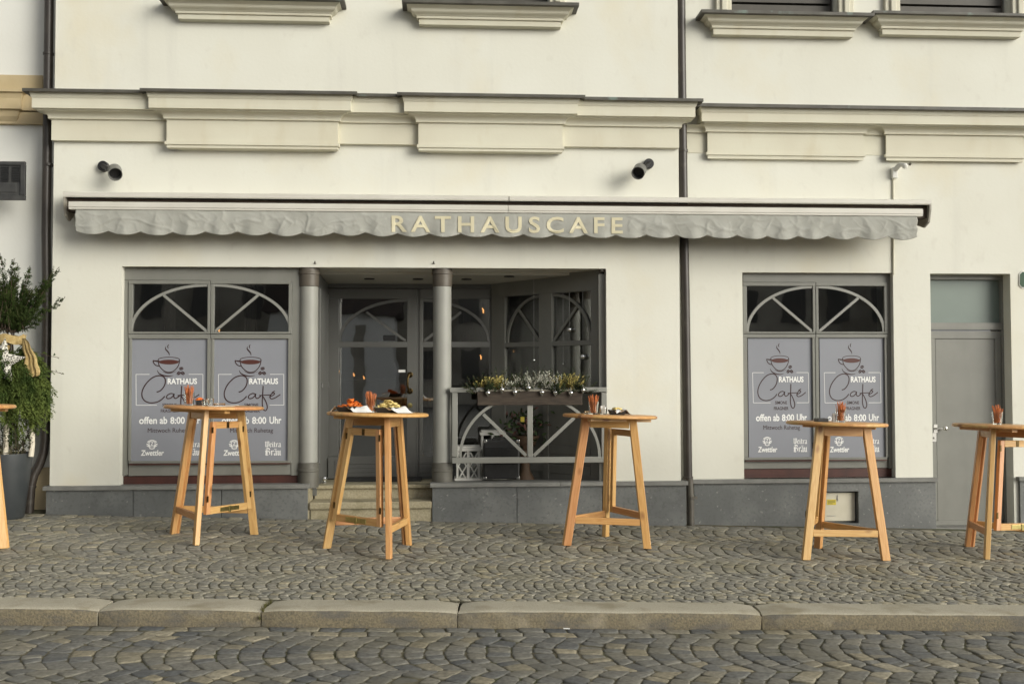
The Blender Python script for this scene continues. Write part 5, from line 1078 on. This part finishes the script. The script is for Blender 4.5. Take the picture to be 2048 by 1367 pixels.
for i in range(5):
    mb = MB(); a = i*1.2; mb.board(c+Vector((math.cos(a)*.012, math.sin(a)*.012, .012)), c+Vector((math.cos(a)*.02, math.sin(a)*.02, .066+.004*i)), (math.cos(a+1), math.sin(a+1), 0), (math.cos(a+2.57), math.sin(a+2.57), 0), .018, .003); o = mb.build('sugar_sachet', paper); tag(o, 'white sugar sachet standing in the small tumbler on the third table', 'sachet', 'sugar sachets on the third table')
c = on(3, 1642)(0); mb = MB(); w_ = .047
mb.box(c.x-w_, c.x+w_, c.y-w_, c.y+w_, c.z+.001, c.z+.006)
for sx, sy in ((1, 0), (-1, 0), (0, 1), (0, -1)):
    if sx: mb.box(c.x+sx*w_-sx*.008, c.x+sx*w_, c.y-w_, c.y+w_, c.z+.006, c.z+.03)
    else: mb.box(c.x-w_+.008, c.x+w_-.008, c.y+sy*w_-sy*.008, c.y+sy*w_, c.z+.006, c.z+.03)
tag(mb.build('ashtray', black, bevel=.003), 'square black ashtray on the fourth table', 'ashtray')
c = on(3, 1667.5)(.02); o = thing('shaker', c, 'small white shaker behind the ashtray and left of the pretzel tumbler', 'shaker'); mb = MB(); mb.lathe([(.017, 0), (.018, .04), (.014, .052), (.014, .06)], c, 16); mb.build('jar', whitep, o, smooth=True); mb = MB(); mb.lathe([(.015, .06), (.015, .072), (.0, .075)], c, 16); mb.build('lid', paper, o, smooth=True)
c = on(0, 440)(-.16); mb = MB(); mb.box(c.x-.11, c.x+.11, c.y-.05, c.y+.07, c.z+.001, c.z+.003); tag(mb.build('paper_sheet', paper), 'white paper sheet lying flat at the front of the first table', 'paper')
# ------------------------------------------------------------------ tall planter at the left
px0, py0 = P(12, 1000, -.28).x, -.28; gp = gz(px0, py0); zt_ = P(30, 905, -.28).z
po = thing('tall_planter', (px0, py0, gp), 'tall tapered anthracite planter beside the left drainpipe', 'planter')
mb = MB(); rb_, rt_ = .155, .225; mb.lathe([(rb_-.01, gp), (rb_, gp+.012), (rt_, zt_-.012), (rt_, zt_), (rt_-.015, zt_), (rt_-.02, zt_-.06), (0, zt_-.06)], (px0, py0, 0), 40); mb.build('pot', potm, po, smooth=True, angle=50)
mb = MB(); mb.lathe([(rt_-.022, zt_-.059), (0, zt_-.045)], (px0, py0, 0), 24); mb.build('earth', bpy.data.materials['soil'], po)
for i, (pa, pb_, ya, yb_, r_, lab) in enumerate((((62, 895), (72, 760), -.36, -.30, .024, 'right birch pole standing in the tall planter'), ((10, 900), (20, 760), -.42, -.36, .024, 'middle birch pole standing in the tall planter'), ((-40, 900), (-30, 740), -.3, -.28, .024, 'left birch pole standing in the tall planter'))):
    a, b = P(*pa, ya), P(*pb_, yb_); a.z = min(a.z, zt_-.03); mb = MB(); mb.tube([a.lerp(b, k/6)+Vector((.006*math.sin(k*2+i), 0, 0)) for k in range(7)], r_, 12, True, 0, r_*.85); tag(mb.build('birch_pole', birch, smooth=True), lab, 'pole', 'birch poles in the tall planter')
rg = random.Random(21); mb = MB()
base = P(20, 664, -.30)
for k in range(5): mb.tube([P(8+k*7, 900, -.26), P(14+k*4, 760, -.30), base+Vector((rg.gauss(0, .03), 0, .05))], .010, 6, False, 1, .007)
def yew_branch(b, d, L, n):
    d = Vector(d).normalized(); p = Vector(b); k = max(4, int(L/.045)); pts = [p.copy()]
    for i in range(k):
        d = (d+Vector((rg.gauss(0, .05), rg.gauss(0, .05), .05))).normalized(); p = p+d*(L/k); pts.append(p.copy())
        for j in range(3):
            a = rg.uniform(0, 6.28); sdv = Matrix.Rotation(a, 3, d) @ d.orthogonal().normalized(); needle_sprig(mb, p, d*.8+sdv*rg.uniform(.3, .9), rg.uniform(.05, .10)*(1.15-.5*i/k), 11, .024, .0075, -.1, .95, stem=False, rg=rg)
    needle_sprig(mb, p, d, .07, 10, .018, .005, 0, .9, rg=rg); mb.tube(pts, .004, 5, False, 1, .0015)
for i in range(44): yew_branch(base+Vector((rg.gauss(0, .05), rg.gauss(0, .05), rg.uniform(-.02, .05))), (rg.gauss(0, .26), rg.gauss(-.1, .3), 1.0), rg.uniform(.22, .46), 0)
for tx, ty, k in ((24, 520, 3), (58, 550, 2), (50, 568, 2), (30, 548, 2), (7, 560, 2), (118, 556, 2), (100, 572, 2), (85, 590, 3), (118, 606, 1), (80, 620, 3), (70, 585, 2), (-20, 570, 3), (-60, 600, 3)):
    e = P(tx, ty, -.34)
    for j in range(k): b = base+Vector((rg.gauss(0, .03), rg.gauss(0, .03), .0)); e2 = e+Vector((rg.gauss(0, .012)*(j > 0), rg.gauss(0, .05), -.05*j)); yew_branch(b, e2-b-Vector((0, 0, .08)), (e2-b).length*1.0, 0)
tag(mb.build('yew_bunch', [yewm, twigm]), 'dark green yew branches sticking up from the tall planter', 'plant')
mb = MB(); rg = random.Random(33)
def thuja(b, d, L, droop):
    d = Vector(d).normalized(); p = Vector(b); n = 16
    for i in range(n):
        d = (d+Vector((rg.gauss(0, .05), rg.gauss(0, .05), -droop/n))).normalized(); p = p+d*L/n
        sdv = d.cross(Vector((0, -1, .2))).normalized()
        for k in (-1, 1): needle_sprig(mb, p, d*.9+sdv*k*rg.uniform(.3, .8)+Vector((0, rg.gauss(0, .2), -.1)), rg.uniform(.05, .10), 8, .024, .010, .25, .55, True, False, rg=rg)
for i in range(150):
    a = rg.uniform(-2.9, .3) if rg.random() < .75 else rg.uniform(0, 6.28); hh = rg.uniform(0, 1)
    b = P(20, 700+95*hh, -.30)+Vector((math.cos(a)*.05, math.sin(a)*.05, 0)); thuja(b, (math.cos(a), math.sin(a)*.7, rg.uniform(-.35, .4)), rg.uniform(.22, .40), 1.5)
for tx, ty in ((108, 800), (98, 775), (112, 770), (90, 820), (60, 850), (40, 870), (20, 868), (80, 845), (100, 790), (105, 815), (70, 835), (50, 855), (30, 860), (8, 875), (88, 800)):
    e = P(tx, ty, -.40); b = P(35, 725, -.32); thuja(b, (e-b)+Vector((0, 0, .14)), (e-b).length*1.05, 1.1)
tag(mb.build('conifer_boughs', [thujam, twigm]), 'green drooping conifer boughs hanging round the top of the birch poles', 'greenery')
mb = MB(); rg = random.Random(8)
for i in range(60):
    a = rg.uniform(0, 6.28); needle_sprig(mb, (px0+math.cos(a)*rg.uniform(0, .19), py0+math.sin(a)*rg.uniform(0, .19), zt_-.05), (rg.gauss(0, .4), rg.gauss(-.1, .4), 1), rg.uniform(.07, .15), 12, .018, .011, 0, .8, rg=rg)
tag(mb.build('low_shrub', [mk('grey_green_leaf', (.10, .10, .05), (.20, .19, .10), 30, .7), twigm]), 'low grey green shrub filling the top of the tall planter', 'plant')
mb = MB()
for i in range(26):
    a = rg.uniform(0, 6.28); c = Vector((px0+.10+rg.gauss(0, .09), py0+rg.gauss(0, .09), zt_+rg.uniform(.0, .05))); needle_sprig(mb, c, (rg.gauss(0, .35), rg.gauss(-.1, .3), 1), rg.uniform(.18, .36), 16, .03, .016, .1, .9, rg=rg)
tag(mb.build('ivy_sprays', [mk('dark_leaf', (.025, .035, .015), (.06, .07, .03), 20, .6), twigm]), 'dark leafy sprays between the birch poles of the tall planter', 'plant')
mb = MB()
for s0_, e_ in (((60, 700), (118, 715)), ((80, 730), (128, 748))):
    a, b = P(*s0_, -.36), P(*e_, -.44); mb.tube([a, a.lerp(b, .5)+Vector((0, 0, -.01)), b], .0025, 5, False, 1)
    for k in range(5): c = a.lerp(b, .4+.13*k); w_ = Vector((rg.gauss(0, .008), 0, rg.gauss(0, .008))); mb.poly([c, c+Vector((.008, -.004, .010))+w_, c+Vector((.02, 0, -.008))+w_])
tag(mb.build('bare_twigs', [thujam, twigm]), 'two thin budding twigs reaching out right from the tall planter', 'twig')
# ribbon
rb = thing('burlap_ribbon', P(30, 680, -.42), 'mustard yellow burlap ribbon tied under the yew bunch', 'ribbon'); mb = MB()
c = P(20, 680, -.32); n = 30
for i in range(n+1):
    a = 2*math.pi*i/n
    for k in range(4): mb.v.append((c.x+math.cos(a)*(.135+.008*math.sin(k*2+i)), c.y+math.sin(a)*.13, c.z+.045-.026*k+.012*math.sin(i*.9)))
for i in range(n):
    for k in range(3): q_ = i*4+k; mb.face((q_, q_+1, q_+5, q_+4))
mb.build('band', burlap, rb, smooth=True, angle=180)
for cx, cy, ex, ey, w0, w1 in ((47, 676, 64, 758, .035, .15), (18, 690, -20, 745, .03, .07)):
    mb = MB(); a, b = P(cx, cy, -.46), P(ex, ey, -.50)
    for i in range(13):
        f_ = i/12; p = a.lerp(b, f_)+Vector((.018*math.sin(f_*math.pi)+.006*math.sin(f_*17), 0, 0)); w_ = w0+(w1-w0)*(f_**.6)*(1-.35*max(0, f_-.75)*4)
        for k in range(8): g_ = k/7-.5; mb.v.append((p.x+g_*w_, p.y+.022*math.sin(k*2.6+f_*2), p.z+.012*math.cos(k*1.7)*f_+(.05*abs(math.sin(k*2.3)) if i == 12 else 0)))
    for i in range(12):
        for k in range(7): q_ = i*8+k; mb.face((q_, q_+1, q_+9, q_+8))
    mb.build('tail', burlap, rb, smooth=True, angle=180)
# star
def star_mat():
    m = bpy.data.materials.new('wicker_star'); m.use_nodes = True; t = m.node_tree; b = t.nodes['Principled BSDF']; b.inputs['Roughness'].default_value = .7
    tc = t.nodes.new('ShaderNodeTexCoord'); v_ = t.nodes.new('ShaderNodeTexVoronoi'); v_.feature = 'DISTANCE_TO_EDGE'; v_.inputs['Scale'].default_value = 48; r = t.nodes.new('ShaderNodeMapRange'); r.inputs[1].default_value = .07; r.inputs[2].default_value = .16
    mx = t.nodes.new('ShaderNodeMix'); mx.data_type = 'RGBA'; mx.inputs['A'].default_value = (.68, .66, .58, 1); mx.inputs['B'].default_value = (.05, .045, .035, 1)
    t.links.new(tc.outputs['Object'], v_.inputs[0]); t.links.new(v_.outputs[0], r.inputs[0]); t.links.new(r.outputs[0], mx.inputs['Factor']); t.links.new(mx.outputs['Result'], b.inputs['Base Color']); return m
c = P(3, 722, -.52); mb = MB(); pts = [(c.x+(.215 if i % 2 == 0 else .092)*math.sin(R(36*i+8)), c.z+(.215 if i % 2 == 0 else .092)*math.cos(R(36*i+8))) for i in range(10)]
mb.v = [(c.x, c.y-.045, c.z), (c.x, c.y+.03, c.z)]+[(x, c.y, z) for x, z in pts]
for k in range(10): j = (k+1) % 10; mb.face((0, 2+k, 2+j)); mb.face((1, 2+j, 2+k))
tag(mb.build('star_ornament', star_mat()), 'white wicker star hanging on the conifer boughs at the left edge', 'star')
# ------------------------------------------------------------------ houses across the square (seen only as reflections)
def house(x0, x1, y, h, hr, wm, rm, lab):
    o = thing('opposite_house', ((x0+x1)/2, y, rz(0, 0)), lab, 'house', 'houses across the square'); mb = MB(); mb.box(x0, x1, y-6, y, -.6, h)
    mb.build('wall', wm, o); mb = MB(); mb.hexa([(x0-.3, y-6.3, h+.001), (x1+.3, y-6.3, h+.001), (x1+.3, y+.3, h+.001), (x0-.3, y+.3, h+.001), (x0-.3, y-4, h+hr), (x1+.3, y-4, h+hr), (x1+.3, y-2, h+hr), (x0-.3, y-2, h+hr)]); mb.build('roof', rm, o)
    mb = MB()
    if wm == palew: mb.box(x0+3.6, x0+4.1, y+.002, y+.05, 0, 3.9); mb.build('window', bpy.data.materials['dull_house_wall'], o); return
    for i in range(int((x1-x0)/2.4)):
        x = x0+.9+i*2.4; mb.box(x, x+1.0, y+.002, y+.06, 1.2, 2.8)
        if h > 6: mb.box(x, x+1.0, y+.002, y+.06, 4.2, 5.8)
    mb.build('window', bpy.data.materials['window_dark'], o)
mk('window_dark', (.08, .08, .075), (.14, .13, .12), .6, .5)
tile = mk('roof_tiles', (.055, .045, .04), (.08, .06, .05), 3, .8); palew = mk('pale_house_wall', (.85, .85, .82), (.8, .8, .77), 1, .8); dullw = mk('dull_house_wall', (.55, .52, .45), (.25, .23, .19), .35, .85)
house(-8.2, -2.6, -38, 4.4, 3.2, palew, tile, 'low pale house across the square'); house(-30, -8.2, -40, 7, 2.5, dullw, tile, 'dull brown house across the square, left of the pale one'); house(-2.6, 24, -42, 7, 2.5, dullw, tile, 'dull brown house across the square, right of the pale one')
bpy.context.view_layer.update()
